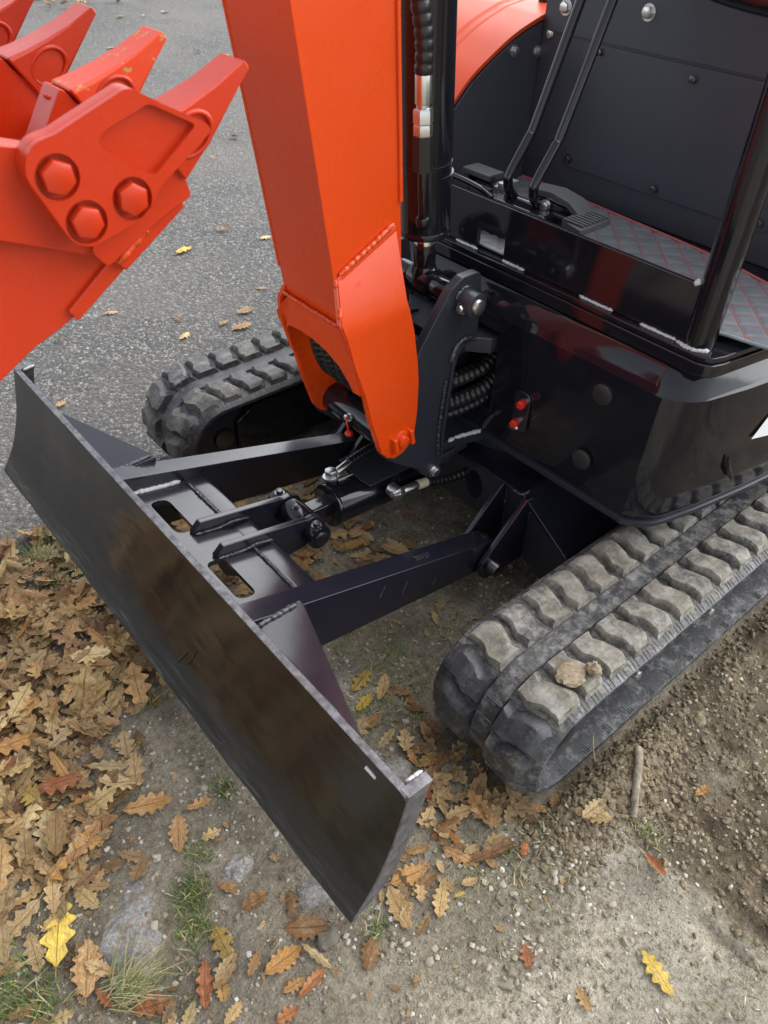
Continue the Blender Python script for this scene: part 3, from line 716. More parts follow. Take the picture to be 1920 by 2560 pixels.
for s in (1, -1):
    V = []; D = []; F = []; nseg = 240; n = len(prof)
    for i in range(nseg):
        t = per * i / nseg; p, tg, nr = track_pt(t)
        sag = 0
        for (wv, nv), d in zip(prof, pdirt):
            V.append((p.x + nr.x * nv, s * CY + wv, p.z + nr.z * nv + sag)); D.append(d * (1 if t < Ls + .05 else .45))
    for i in range(nseg):
        for k in range(n): q = (k + 1) % n; i2 = (i + 1) % nseg; F.append((i * n + k, i * n + q, i2 * n + q, i2 * n + k))
    me = from_py('crawler_track', V, F); bm = bmesh.new(); bm.from_mesh(me); bmesh.ops.recalc_face_normals(bm, faces=bm.faces); bm.to_mesh(me); bm.free()
    set_attr(me, 'dirt', D)
    tr = link('crawler_track', me, 'rub_belt' if s > 0 else 'rub_belt_far', ex, 40)
    tr['label'] = 'near rubber track, lugs caked with pale clay' if s > 0 else 'far dark rubber track on the asphalt'
    nl = round(per / .0531)
    for i in range(nl):
        t = per * i / nl + .012; p, tg, nr = track_pt(t)
        if nr.z < -.6 and p.x < .1: continue
        for sg in (-1, 1):
            kind = 'far' if s < 0 else ('dirty' if (t % per) < Ls + .050 else 'clean')
            o = bpy.data.objects.new('tread_lug', LUG[kind, sg]); COL.objects.link(o); o.parent = tr
            tt = t + (.010 if sg > 0 else 0); p2, tg2, nr2 = track_pt(tt)
            yv = nr2.cross(tg2)
            jit = random.uniform(-.04, .04)
            mm = Matrix((tg2, Vector((0, 1, 0)), nr2)).transposed().to_4x4() if True else None
            if mm.to_3x3().determinant() < 0: mm = Matrix((tg2, Vector((0, -1, 0)), nr2)).transposed().to_4x4(); 
            mm.translation = Vector((p2.x, s * CY, p2.z)); o.matrix_local = mm @ Matrix.Rotation(jit * .5, 4, 'Z')
    # raised ribs moulded on the inner shoulders of the belt, and hairline sipes on the tread shoulder
    V = []; F = []; k = 0
    for i in range(nl * 2):
        t = per * i / (nl * 2); p, tg, nr = track_pt(t)
        for dt in ((-.004, 0, .004) if i % 2 == 0 else ()):
            for sd in (-1, 1):
                c0 = p + tg * dt - nr * .0148
                tube_vf([c0 + Vector((0, s * CY + sd * .052, 0)), c0 + Vector((0, s * CY + sd * .094, 0))], .0007, 5, True, V, F)
        if p.x > -.1:
            for dt in (-.012, -.005, .002):
                for sd in (-1, 1):
                    c0 = p + tg * dt
                    tube_vf([c0 + Vector((0, s * CY + sd * .0835, 0)) + nr * .0008, c0 + Vector((0, s * CY + sd * .0905, 0)) - nr * .0022, c0 + Vector((0, s * CY + sd * .0958, 0)) - nr * .0062], .00042, 4, True, V, F)
    set_attr_later = from_py('belt_ribs', V, F); set_attr(set_attr_later, 'dirt', [.3] * len(V)); rb = link('belt_ribs', set_attr_later, 'rub_belt', tr, 60); rb['kind'] = 'stuff'
    # groove blocks on the centre band round the front
    for i in range(3):
        t = Ls + .075 + i * .026; p, tg, nr = track_pt(t)
        a = Vector((p.x, s * CY, p.z)) + nr * .0035
        V, F = tube_vf([a + Vector((0, -.013, 0)), a + Vector((0, .013, 0))], .0011, 6); link('band_rib', from_py('band_rib', V, F), 'rub_clean', tr, 60)
    # frame inside the loop, idlers and rollers
    fo = [(-.56, .035), (.30, .035), (.345, .06), (.345, .125), (.30, .150), (-.56, .150)]
    prism('side_frame', fo, 'Y', min(s * .345, s * .455), max(s * .345, s * .455), 'black', tr, .004)
    prism('frame_ledge', [(-.5, .143), (.30, .143), (.30, .152), (-.5, .152)], 'Y', min(s * .44, s * .508), max(s * .44, s * .508), 'black', tr, .001)
    for xx in (XF, XR):
        cylinder('idler_wheel', (xx, s * CY - .070, ZC), (xx, s * CY + .070, ZC), .0685, 'satin', tr, 40, .006)
        cylinder('idler_hub', (xx, s * CY - .080, ZC), (xx, s * CY + .080, ZC), .022, 'dsteel', tr, 24, .004)
    for xx in (.262, .083, -.10): bolt('frame_bolt', (xx, s * .506, .1490), (0, s, .25), .0068, .025, 'zinc', tr, False)
    if s > 0:
        # moulded size plate on the inner shoulder where the belt turns up to the idler
        pts3 = []
        for tt in (Ls + .215, Ls + .30):
            p, tg, nr = track_pt(tt); pts3.append(p - nr * .0150)
        t0 = Ls + .222; pA, tgA, nrA = track_pt(t0); pB, _, _ = track_pt(t0 + .062)
        for k_, (txt, tt) in enumerate((('CC', Ls + .190), ('180x72', Ls + .268))):
            p, tg, nr = track_pt(tt); pn = p - nr * .0149
            pn = Vector((pn.x, CY + .070, pn.z))
            text_mesh('moulded_size_mark', txt, .0125, .0006, 'rub_clean', tr, pn + nr * -.0006, tg, (0, -1, 0) if False else -nr.cross(tg))
# dry clay left on the lugs of the near track
def lump(name, c, r, mat, parent=None, sub=2, amp=.35, squash=(1, 1, .7), seed=0):
    bm = bmesh.new(); bmesh.ops.create_icosphere(bm, subdivisions=sub, radius=1)
    rs = random.Random(seed); off = rs.random() * 50
    for v in bm.verts:
        d = v.co.normalized(); k = 1 + amp * (2 * float(fbm(np.array(d.x * 1.7 + off), np.array(d.y * 1.7 + d.z * 2.3 + off), 4, 3)) - 1)
        k += .22 * amp * (2 * float(vnoise(np.array(d.x * 6 + off), np.array(d.y * 6 - d.z * 5), 4)) - 1)
        v.co = Vector((d.x * squash[0], d.y * squash[1], d.z * squash[2])) * r * k
    bmesh.ops.translate(bm, verts=bm.verts, vec=Vector(c))
    me = bm_mesh(name, bm); return link(name, me, mat, parent, 35)
tag(lump('clay_clod', (.362, .484, .194), .020, 'clay', None, 3, .5, (1.1, .9, .28), 5), 'flat tan lump of dry clay lying on the near track lug', 'clod')
tag(lump('dirt_clod', (.335, .500, .200), .0095, 'clay', None, 3, .7, (1, 1, .9), 9), 'small grey-brown clod beside the flat clay lump on the near track', 'clod')
# ---------------------------------------------------------------- house (upper body shell)
def plan(dx, x_front, inset):
    R = []
    yl = [-.40, -.30, -.20, -.10, 0, .10, .17, .24, .31, .36]
    R += [(x_front - inset - .004 * abs(y)**2 / .16, y) for y in yl]
    c = [(x_front - .003, .3765), (x_front - .009, .3880), (x_front - .020, .4010), (x_front - .033, .4110), (x_front - .050, .4180), (.02, .4335), (-.08, .4525), (-.20, .470), (-.40, .485), (-.75, .485)]
    R += [(x - inset * .9, y - inset) for x, y in c]
    R += [(-.78, .45), (-.78, -.45), (-.70, -.485), (-.2, -.47), (.02, -.445), (x_front - .03 - inset, -.43 + inset)]
    return [(x + dx, y) for x, y in R]
lev = [(.243, -.004, .020), (.252, 0, .0115), (.262, 0, .0085), (.295, 0, .006), (.36, 0, .0025), (.44, 0, 0.0), (.466, 0, -.0015), (.4705, 0, .0012), (.4975, -.006, .0085), (.5010, -.0085, .0105), (.5025, -.012, .016)]
secs = [[(x, y, z) for x, y in plan(dx, .132, ins)] for z, dx, ins in lev]
def skip(i, k): return 3 <= i <= 4 and 3 <= k <= 4
house = loft('house_body', secs, 'black', ex, True, 28, True, skip)
house['label'] = 'gloss black body shell with chamfered top edge'
# dark recess behind the swing bracket opening
V = [(.129, -.1, .295), (.129, .1, .295), (.129, .1, .44), (.129, -.1, .44), (-.03, -.1, .295), (-.03, .1, .295), (-.03, .1, .44), (-.03, -.1, .44)]
rc = link('bracket_recess', from_py('bracket_recess', V, [(0, 1, 5, 4), (1, 2, 6, 5), (2, 3, 7, 6), (3, 0, 4, 7), (4, 5, 6, 7)]), 'satin', house, 0)
rim = [[(x, y, z) for x, y in plan(0, .132, ins)] for z, ins in ((.2360, .022), (.2365, .0105), (.2465, .0085), (.2495, .0155))]
loft('bottom_flange', rim, 'satin', house, True, 30)
for (y, z) in ((.294, .430), (.286, .314)):
    cylinder('round_cap', (.128, y, z), (.1345, y, z), .0158, 'plug', house, 36, .002)
gsl = prism('grease_port', rr_(.1475, .1775, .297, .367, .012), 'X', .1295, .1318, 'dsteel', house, .0008)
for (y, z) in ((.170, .355), (.163, .317)):
    cylinder('grease_nipple', (.131, y, z), (.140, y, z), .0052, 'zinc', house, 14, .0015)
    bolt('red_cap', (.138, y, z), (1, .25, 0), .0072, .012, 'red', house, False)
for (xx, y, z, rw) in ((.1315, .158, .300, .005),):
    lump('weld_spatter', (xx, y, z), .006, 'zinc', house, 2, .3, (.6, 1, .8), 3)
# white decal fragment at the right edge of the side panel
def side_y(x): return float(np.interp(-x, [-.02, .08, .20, .40], [.4335, .4525, .470, .485]))
def dquad(pts):
    V = [(x, side_y(x) + .0006 - .0, z) for x, z in pts]; return from_py('decal', V, [tuple(range(len(V)))])
link('decal', dquad([(-.036, .366), (-.056, .4015), (-.12, .394), (-.12, .352)]), 'white', house, 0)
link('decal', dquad([(-.060, .407), (-.082, .446), (-.12, .442), (-.12, .400)]), 'white', house, 0)
tube('body_crease', [(.0, side_y(0) + .000, .345), (-.012, side_y(-.012) + .0005, .318), (-.03, side_y(-.03) - .0005, .296)], [.002, .004, .003], 'black', house, 10)
# ---------------------------------------------------------------- operator deck
dk = [(.1135, -.38), (.1135, .398), (.105, .416), (.087, .422), (-.10, .452), (-.55, .46), (-.55, -.38)]
deck = prism('operator_deck', dk, 'Z', .5035, .5215, 'black', ex, .002)
dk2 = [(.1120, -.38), (.1120, .396), (.103, .4135), (.085, .4195), (-.10, .449), (-.54, .455), (-.54, -.38)]
prism('deck_top_plate', dk2, 'Z', .5222, .5305, 'black', deck, .0015)
kp = [(-.20, .531), (-.02, .531), (.0060, .531), (.0065, .567), (.0085, .5725), (.050, .5725), (.058, .568), (.061, .560), (.061, .531), (.372, .531), (.372, .6075), (-.20, .6075)]
kick = prism('kick_plate', kp, 'X', .0935, .1015, 'black', deck, .0008)
for (ya, yb) in ((-.035, .012), (.062, .105), (.205, .262), (.305, .36)):
    weld([(.1030, ya, .532), (.1036, (ya + yb) / 2, .5322), (.1030, yb, .532)], .0021, 'weldbright', deck, amp=1.0)
weld([(.1035, .360, .532), (.1075, .378, .532), (.1015, .394, .532), (.093, .401, .532)], .0030, 'weldbright', deck, amp=.9)
lump('weld_blob', (.0985, .362, .6075), .0048, 'weldbright', deck, 2, .6, (1, 1, 1), 12)
post = cylinder('roll_bar_post', (.088, .382, .530), (.088, .382, 1.62), .0192, 'black', ex, 40, .001)
tube('deck_pipe', smooth_path([(.060, -.20, .600), (.058, -.10, .602), (.056, -.045, .598), (.050, -.02, .588)], 6), .0052, 'black', deck, 12)
# ---------------------------------------------------------------- seat panel, access cover, side panel, hood
sp = prism('seat_panel', [(-.168, .531), (.50, .531), (.50, 1.02), (-.168, 1.02)], 'X', -.206, -.194, 'panel', ex, .002)
prism('access_cover', fillet([(-.079, .578), (.30, .578), (.30, .762), (-.079, .762)], .012), 'X', -.1935, -.190, 'panel', sp, .0008)
prism('upper_cover', fillet([(-.155, .766), (.34, .766), (.34, .99), (-.155, .99)], .006), 'X', -.1935, -.1895, 'panel', sp, .0008)
for (y, z, mm_) in ((-.045, .753, 'dsteel'), (.123, .746, 'dsteel'), (-.069, .590, 'dsteel'), (.105, .588, 'dsteel'), (.285, .590, 'dsteel')):
    bolt('panel_bolt', (-.190, y, z), (1, 0, 0), .0058, .005, mm_, sp)
for (y, z) in ((.027, .815), (-.123, .802)): bolt('panel_bolt', (-.1895, y, z), (1, 0, 0), .0085, .008, 'zinc', sp)
tube('grab_rail', smooth_path([(-.13, .10, .885), (-.10, .16, .872), (-.10, .26, .862), (-.11, .45, .858)], 6), .017, 'black', sp, 18)
ar = [(.060, .531), (.056, .575), (.034, .630), (-.002, .668), (-.040, .705), (-.084, .732), (-.127, .755), (-.172, .771), (-.207, .779), (-.30, .786), (-.62, .786), (-.62, .531)]
side = prism('side_panel', ar, 'Y', -.176, -.168, 'panel', ex, .0015)
for (x, z) in ((-.130, .741), (-.188, .735)): bolt('panel_bolt', (x, -.168, z), (0, 1, 0), .0070, .0075, 'zinc', side)
bolt('panel_bolt', (-.196, -.150, .762), (1, .3, 0), .006, .006, 'zinc', side)
top = [(.072, .50), (.068, .575), (.044, .634), (.006, .676), (-.034, .713), (-.080, .741), (-.125, .764), (-.171, .780), (-.207, .788), (-.30, .795), (-.64, .795)]
tp_s = [(p.x, p.z) for p in smooth_path([(x, 0, z) for x, z in top], 4)]
secs = []
for (y, dz_, dx_) in ((-.1665, -.006, 0), (-.168, 0, 0), (-.24, .003, 0), (-.245, .0005, 0), (-.248, .003, 0), (-.33, .002, -.004), (-.385, -.012, -.012), (-.425, -.045, -.03), (-.448, -.11, -.06), (-.455, -.29, -.08)):
    secs.append([(x + dx_, y, max(.47, z + dz_)) for x, z in tp_s])
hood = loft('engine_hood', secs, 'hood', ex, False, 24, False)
mdm = hood.modifiers.new('thickness', 'SOLIDIFY'); mdm.thickness = .004; mdm.offset = 1 if False else -1
pn = [(p[0], p[1]) for p in tp_s if -.34 < p[0] < -.085]
secs = [[(x, y, z + .0055 - (.004 if j in (0, 3) else 0)) for x, z in pn] for j, y in enumerate((-.262, -.266, -.352, -.357))]
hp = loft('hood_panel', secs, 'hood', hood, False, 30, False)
cylinder('hood_cap', (-.248, -.213, .793), (-.248, -.213, .806), .013, 'black', hood, 24, .002)
bolt('hood_cap_nut', (-.248, -.213, .806), (0, 0, 1), .011, .022, 'rubberblk', hood, False)
# ---------------------------------------------------------------- levers and pedals
for dy in (0, .05):
    pts = [(-.085, dy, .885), (-.062, dy, .835), (-.004, dy, .690), (.006, dy, .672), (.036, dy, .630), (.040, dy, .615), (.032, dy, .598), (.004, dy, .574), (-.004, dy, .566)]
    P = smooth_path([(-.32, dy, 1.45), (-.20, dy, 1.15)] + pts, 6)
    lv = tube('control_lever', P, .0072, 'black', ex, 16)
mt_ = box('pedal_mount', .012, .052, -.045, .085, .532, .590, 'black', ex, .004)
cylinder('pivot_shaft', (.020, -.09, .583), (.020, .13, .583), .009, 'black', mt_, 18)
box('silver_link', -.002, .030, -.028, -.012, .575, .606, 'zinc', mt_, .002)
for (y0, sgn) in ((.095, 1), (-.060, -1)):
    pd = prism('foot_pedal', fillet([(-.014, y0 + sgn * .014), (.050, y0 + sgn * .020), (.063, y0 + sgn * .064), (-.010, y0 + sgn * .062)] if sgn > 0 else [(-.03, y0 + sgn * .02), (.02, y0 + sgn * .02), (.02, y0 + sgn * .05), (-.03, y0 + sgn * .05)], .004), 'Z', .588, .597, 'pedal', ex, .0015)
    for k in range(8 if sgn > 0 else 0):
        xx = -.006 + k * .0078
        box('pedal_rib', xx, xx + .0040, min(y0 + sgn * .024, y0 + sgn * .060), max(y0 + sgn * .024, y0 + sgn * .060), .5968, .6002, 'pedal', pd, .0008)
    gd_ = [(.028, .612), (.070, .616), (.104, .611), (.124, .600), (.132, .586), (.126, .584), (.118, .594), (.100, .603), (.070, .607), (.028, .603)]
    if sgn < 0: gd_ = [(-.052, .606), (-.110, .606), (-.112, .598), (-.052, .597)]
    prism('pedal_guard', gd_, 'X', -.010, .024, 'pedal', pd, .001)
    prism('pedal_bracket', [(.040 if sgn > 0 else -.06, .545), (.124 if sgn > 0 else -.10, .575), (.116 if sgn > 0 else -.10, .597), (.036 if sgn > 0 else -.05, .603)], 'X', .012, .020, 'black', pd, .001)
    for (bx_, bz) in ((.030, .600), (.044, .588)): bolt('pedal_bolt', (.021, (y0 - .030 + (.012 if bz < .59 else -.004)) if sgn > 0 else y0 + .02 + bx_ * .3, bz - .006), (1, .35, .1), .0068, .0085, 'zinc', pd)
# ---------------------------------------------------------------- swing bracket
sbp = [(.226, .529, .006), (.205, .541, .004), (.170, .541, .008), (.162, .500, 0), (.1625, .434, 0), (.178, .4385, 0), (.197, .4365, .01), (.2085, .424, .012), (.2125, .405, 0), (.2215, .285, 0), (.2195, .238, 0), (.212, .226, .004), (.222, .205, .010), (.242, .205, .010), (.262, .232, .01), (.305, .262, .02), (.345, .295, .02), (.348, .340, .02), (.300, .412, 0), (.276, .456, 0)]
sb = None
for s in (1, -1):
    o = prism('swing_bracket' if s > 0 else 'bracket_plate', fillet(sbp, 0, 4), 'Y', min(s * .068, s * .083), max(s * .068, s * .083), 'satin', ex if s > 0 else sb, .0016)
    if s > 0: sb = o
    # inner flange following the C-shaped edge
    inn = [(.1645, .4315), (.178, .4335), (.194, .4305), (.2025, .418), (.2065, .402), (.2155, .285), (.2135, .236)]
    Vv = []
    for (x, z) in inn: Vv.append((x, z))
    wv = [(x + .0065, z + .0045) for x, z in inn]
    prism('bracket_flange', Vv + wv[::-1], 'Y', min(s * .040, s * .0865), max(s * .040, s * .0865), 'satin', sb, .001)
    weld([(x + .010, s * .0855, z + .009) for x, z in inn[:5]], .0042, 'weld', sb)
    weld([(.2225, s * .0845, .385), (.2265, s * .0845, .33), (.2275, s * .0845, .285), (.224, s * .0845, .240)], .0034, 'satin', sb)
    cylinder('pin_boss', (.199, s * .080, .506), (.199, s * .110, .506), .0188, 'satin', sb, 36, .0025)
    cylinder('pin_end', (.199, s * .100, .506), (.199, s * .1155, .506), .0115, 'zinc', sb, 28, .004)
    weld([(.199 + .0195 * math.cos(a), s * .0845, .506 + .0195 * math.sin(a)) for a in [k * .25 + .3 for k in range(11)]], .003, 'weld', sb)
    bolt('lock_bolt', (.2155, s * .096, .503), (1, .15 * s, 0), .0062, .007, 'zinc', sb)
    bolt('lock_nut', (.1805, s * .096, .507), (-1, 0, 0), .005, .006, 'zinc', sb, False)
cylinder('cross_tube', (.199, -.07, .506), (.199, -.022, .506), .0170, 'black', sb, 32)
cylinder('cross_tube', (.199, .022, .506), (.199, .07, .506), .0170, 'black', sb, 32)
cylinder('boom_pivot_tube', (.318, -.073, .318), (.318, .073, .318), .0255, 'black', sb, 36)
cylinder('pivot_collar', (.318, -.0785, .318), (.318, -.069, .318), .0345, 'black', sb, 40)
prism('bracket_web', [(.262, .235), (.30, .262), (.285, .420), (.262, .455), (.247, .450)], 'Y', -.068, .068, 'satin', sb, .002)
bolt('grease_nipple', (.3415, .004, .3245), (1, 0, .35), .0048, .010, 'zinc', sb)
tube('nipple_cap_strap', smooth_path([(.350, .006, .330), (.354, .012, .322), (.352, .014, .308)], 5), .0018, 'red', sb, 8)
lump('nipple_cap', (.352, .014, .304), .0068, 'red', sb, 2, .1, (1, 1, .8), 1)
bolt('bracket_bolt', (.229, .083, .214), (0, 1, 0), .0088, .0085, 'zinc', sb)
cylinder('swing_pin', (.115, 0, .20), (.115, 0, .475), .024, 'satin', sb, 32)
for (z0, z1, x0, yh) in ((.404, .430, .06, .094), (.225, .243, .07, .088), (.203, .219, .13, .062)):
    xm = .140 if z0 > .4 else x0 + .035
    pl = [(x0, -yh), (xm, -yh), (.165, -.066), (.20, -.066), (.20, .066), (.165, .066), (xm, yh), (x0, yh)]
    prism('swing_lug', pl, 'Z', z0, z1, 'satin', sb, .002)
weld([(.17, .066, .2445), (.13, .076, .2445), (.108, .084, .2445)], .0035, 'weldbright', sb)
weld([(.185, .067, .2445), (.168, .067, .2445)], .004, 'weldbright', sb)
prism('lower_link', fillet([(.150, .178), (.222, .178), (.235, .205), (.222, .226), (.150, .226)], .008), 'Y', -.05, .050, 'satin', sb, .002)
for k, (y, z, r) in enumerate(((.040, .362, .0105), (.020, .350, .0095), (.048, .330, .0125), (.030, .300, .0105), (.010, .392, .010), (.052, .312, .0075))):
    hose('hydraulic_hose', [(.272, y * .5, z - .02), (.225, y + .004, z - .014), (.165, y + .022, z - .008), (.115, y + .030, z + .004), (.07, y + .024, z + .024), (-.02, y + .01, z + .04)], r, 'rubberblk', sb, .010, .14)
# ---------------------------------------------------------------- boom
def bx(z): return (.403 + (z - .519) * .1615, .299 + (z - .537) * .0753)
z0, z1 = .522, 1.28
bp = [(bx(.522)[0], .522), (bx(z1)[0], z1), (.66, 1.60), (.98, 1.86), (.93, 1.95), (.55, 1.74), (bx(1.34)[1], 1.34), (bx(.535)[1], .535)]
boom = prism('boom', bp, 'Y', -.0625, .0625, 'orange', ex, .0022)
# side edges of the flange plates stand proud of the side plates
for s in (1, -1):
    wr = [(bx(.66)[1] - .0010, .66), (bx(1.28)[1] - .001, 1.28), (bx(1.28)[1] + .004, 1.28), (bx(.66)[1] + .004, .66)]
    prism('boom_flange_edge', wr, 'Y', min(.060 * s, .0655 * s), max(.060 * s, .0655 * s), 'orange', boom, .001)
    wr = [(bx(.56)[0] + .0012, .56), (bx(1.28)[0] + .0012, 1.28), (bx(1.28)[0] - .003, 1.28), (bx(.56)[0] - .003, .56)]
    prism('boom_flange_edge', wr, 'Y', min(.060 * s, .0645 * s), max(.060 * s, .0645 * s), 'orange', boom, .001)
    # foot cheek: flares outward below the diagonal weld, then runs flat down to the pivot
    lowo = [(.4295, .543), (.421, .521), (.409, .479), (.389, .423), (.378, .377), (.358, .317), (.346, .303), (.331, .295), (.314, .298), (.299, .310), (.2915, .330), (.289, .365), (.290, .415), (.294, .444), (.304, .496), (.314, .530), (.3205, .546)]
    yo, yi = (.0975, .0865) if s > 0 else (-.074, -.064); V = []; F = []
    uo = [(.3165, .637, .0632), (.410, .590, .0632)]
    if s < 0: lowo = [(.410, .512)] + lowo[2:-2] + [(.306, .512)]; uo = [(.303, .545, .0625), (.4065, .535, .0625)]
    lo3 = [(x - .003 * 0, z) for x, z in lowo]; nL = len(lo3)
    for (x, z) in lo3: V.append((x, yo, z))
    for (x, z, y) in uo: V.append((x, y * s, z))
    for (x, z) in lo3: V.append((x, yi, z))
    for (x, z, y) in uo: V.append((x, (y - .010) * s, z))
    T = nL + 2
    F.append(tuple(range(nL))); F.append((nL - 1, nL, nL + 1, 0))
    F.append(tuple(T + k for k in reversed(range(nL)))); F.append((T, T + nL + 1, T + nL, T + nL - 1))
    for k in range(T): q = (k + 1) % T; F.append((k, q, T + q, T + k))
    bm = bmesh.new(); me = from_py('boom_foot', V, F); bm.from_mesh(me); bmesh.ops.recalc_face_normals(bm, faces=bm.faces)
    es = [e for e in bm.edges if len(e.link_faces) == 2 and e.calc_face_angle(0) > math.radians(50)]
    bmesh.ops.bevel(bm, geom=es, offset=.0018, segments=2, affect='EDGES', clamp_overlap=True); bm.to_mesh(me); bm.free()
    link('boom_foot', me, 'orange', boom, 40)
    if s > 0: weld([(.408, .0645 * s, .5915), (.385, .0650 * s, .603), (.350, .0650 * s, .621), (.319, .0645 * s, .6365)], .0036, 'weldorange', boom, amp=.12)
    if s > 0: prism('weld_strip', [(.4115, .5855), (.318, .6325), (.3185, .625), (.4125, .578)], 'Y', .0625, .0668, 'orange', boom, .0008)
    if s > 0: weld([(.4115, .0645 * s, .588), (.414, .068 * s, .575)], .004, 'weldorange', boom)
    if s > 0: weld([(.4195, .080 * s, .560), (.4275, .093 * s, .546)], .0035, 'orange', boom)
    cylinder('boom_pin', (.319, s * .09, .325), (.319, s * .1065, .325), .0098, 'orange', boom, 28, .002)
    cylinder('pin_seat', (.319, s * .09, .325), (.319, s * .1005, .325), .0165, 'orange', boom, 28, .002)
    for sg in (-1, 1):
        c = Vector((.319 + sg * .0155, s * .1015, .325 + sg * -.002)); bd = Vector((.18, 0, 1)).normalized()
        kp_ = [(c.x - .0035 + bd.x * -.013, c.z - .013), (c.x + .0035 + bd.x * -.013, c.z - .013), (c.x + .0035 + bd.x * .013, c.z + .013), (c.x - .0035 + bd.x * .013, c.z + .013)]
        prism('pin_keeper', kp_, 'Y', min(s * .096, s * .1065), max(s * .096, s * .1065), 'orange', boom, .0014)
# arched front cover between the cheeks
fo = [(-.071, 0), (.093, 0), (.0925, .03), (.0915, .10)] + [(.074, .102), (.070, .085), (.058, .063), (.036, .048), (.010, .041), (-.020, .040), (-.050, .046), (-.060, .058), (-.063, .078), (-.064, .102)] + [(-.071, .10), (-.071, .03)]
fcv = prism('front_cover', fo, 'X', -.006, .0, 'orange', boom, .0008, holes=())
for v in fcv.data.vertices:
    t = v.co.z; d = v.co.x
    if t < .028: x = .4085 + .012 * t / .028; z = .5235 - t; v.co.y *= .70 + .30 * t / .028
    else: x = .4205 - (t - .028) * .26; z = .4955 - (t - .028) * .97
    if t < .028: x = .4055 + .009 * t / .028
    else: x = .4145 - (t - .028) * .30
    v.co.x, v.co.z = x + d, z
weld([(.4075, -.064, .523), (.4085, 0, .5235), (.4075, .064, .523)], .0028, 'orange', boom)
for k, (y, r) in enumerate(((-.042, .010), (-.018, .0105), (.010, .010), (.034, .0095))):
    hose('boom_hose', [(.352, y, .60), (.366, y, .53), (.372, y + .004, .465), (.356, y + .004, .405), (.318, y + .002, .368), (.275, y * .6, .335)], r, 'rubberblk', boom, .010, .12)
# arm that carries the bucket (mostly above and left of the frame)
armo = prism('dipper_arm', [(.90, 1.98), (1.04, 1.92), (1.13, 1.45), (1.12, 1.02), (1.06, .98), (1.03, 1.03), (.98, 1.55)], 'Y', -.05, .05, 'orange', ex, .004)
cylinder('arm_pin', (.955, -.08, 1.90), (.955, .08, 1.90), .018, 'zinc', armo)
# ---------------------------------------------------------------- boom cylinder
ca = Vector((.199, 0, .506)); cd = Vector((.072, 0, 1)).normalized()
bc = cylinder('boom_cylinder', ca + cd * .0745, ca + cd * .98, .0352, 'black', ex, 56, .003)
cylinder('rod', ca + cd * .015, ca + cd * .0800, .0152, 'chrome', bc, 36, .0005)
cylinder('rod_sleeve', ca + cd * .012, ca + cd * .0575, .0160, 'black', bc, 36, .001)
cylinder('rod_eye', ca + Vector((0, -.0215, 0)), ca + Vector((0, .0215, 0)), .0225, 'black', bc, 40, .004)
cylinder('eye_neck', ca + cd * .004, ca + cd * .026, .022, 'black', bc, 32, .002, .0162)
cylinder('gland_ring', ca + cd * .0720, ca + cd * .0820, .0362, 'black', bc, 56, .002)
cylinder('seam_ring', ca + cd * .1150 + Vector((0, 0, .04)), ca + cd * .1162 + Vector((0, 0, .04)), .0357, 'rubberblk', bc, 56, .0004)
cylinder('seam_ring', ca + cd * .170, ca + cd * .171, .0357, 'rubberblk', bc, 56, .0004)
hx = Vector((.033, .030, 0))
def hp_(z): return Vector((.199 + .072 * (z - .506), 0, z)) + hx
cylinder('port_pipe', hp_(.610) - hx * .25, hp_(.690) - hx * .12, .0075, 'black', bc, 18)
lump('pipe_elbow', hp_(.606) - hx * .3, .011, 'black', bc, 2, .05, (1, 1, 1.3), 2)
blk = tube('port_block', [hp_(.676), hp_(.7185)], .0135, 'rubberblk', bc, 6, 30)
tube('hose_nut', [hp_(.7170), hp_(.7190), hp_(.7300), hp_(.7320)], [.0112, .0122, .0122, .0112], 'zinc', bc, 6, 30)
tube('hose_nut', [hp_(.7320), hp_(.7335), hp_(.7475), hp_(.7500)], [.0112, .0126, .0126, .011], 'zinc', bc, 6, 30)
cylinder('hose_collar', hp_(.7490), hp_(.7560), .0085, 'zinc', bc, 20, .001)
cylinder('hose_ferrule', hp_(.7540), hp_(.7880), .0102, 'zinc', bc, 24, .0015)
hose('hose', [hp_(.786), hp_(.82) + Vector((-.001, 0, 0)), hp_(.86) + Vector((.003, -.004, 0)), hp_(.92) + Vector((.012, -.012, 0)), hp_(1.02) + Vector((.02, -.02, 0)), hp_(1.2)], .0112, 'rubberblk', bc, .0125, .12)
# ---------------------------------------------------------------- bucket
bot = [(.668, .776), (.727, .731), (.750, .712), (.778, .698), (.808, .686), (.842, .666), (.90, .645), (.97, .650), (1.03, .70), (1.06, .78), (1.055, .87), (1.01, .945)]
topb = [(.97, .93), (.90, .885), (.80, .8405), (.776, .833), (.70, .800)]
bo = bot + topb
bk_ = None
wallz = prism('bucket', bo, 'Y', .182, .192, 'bucket', ex, .0015); bk_ = wallz
bk_['label'] = 'orange digging bucket with bolt-on teeth and side cutter'
prism('side_wall', bo, 'Y', -.192, -.182, 'bucket', bk_, .0015)
bs = [(p.x, p.z) for p in smooth_path([(x, 0, z) for x, z in bot[1:]], 5)]
inn = []
for i, p in enumerate(bs):
    a = Vector(bs[max(i - 1, 0)]); b2 = Vector(bs[min(i + 1, len(bs) - 1)]); t = (b2 - a).normalized(); inn.append((p[0] - t.y * .008, p[1] + t.x * .008))
prism('bucket_shell', bs + inn[::-1], 'Y', -.186, .186, 'bucket', bk_, 0)
lp = [(.664, .780), (.668, .7715), (.727, .729), (.770, .700), (.776, .710), (.735, .741), (.680, .789)]
prism('bucket_lip', lp, 'Y', -.197, .197, 'bucket', bk_, .0015)
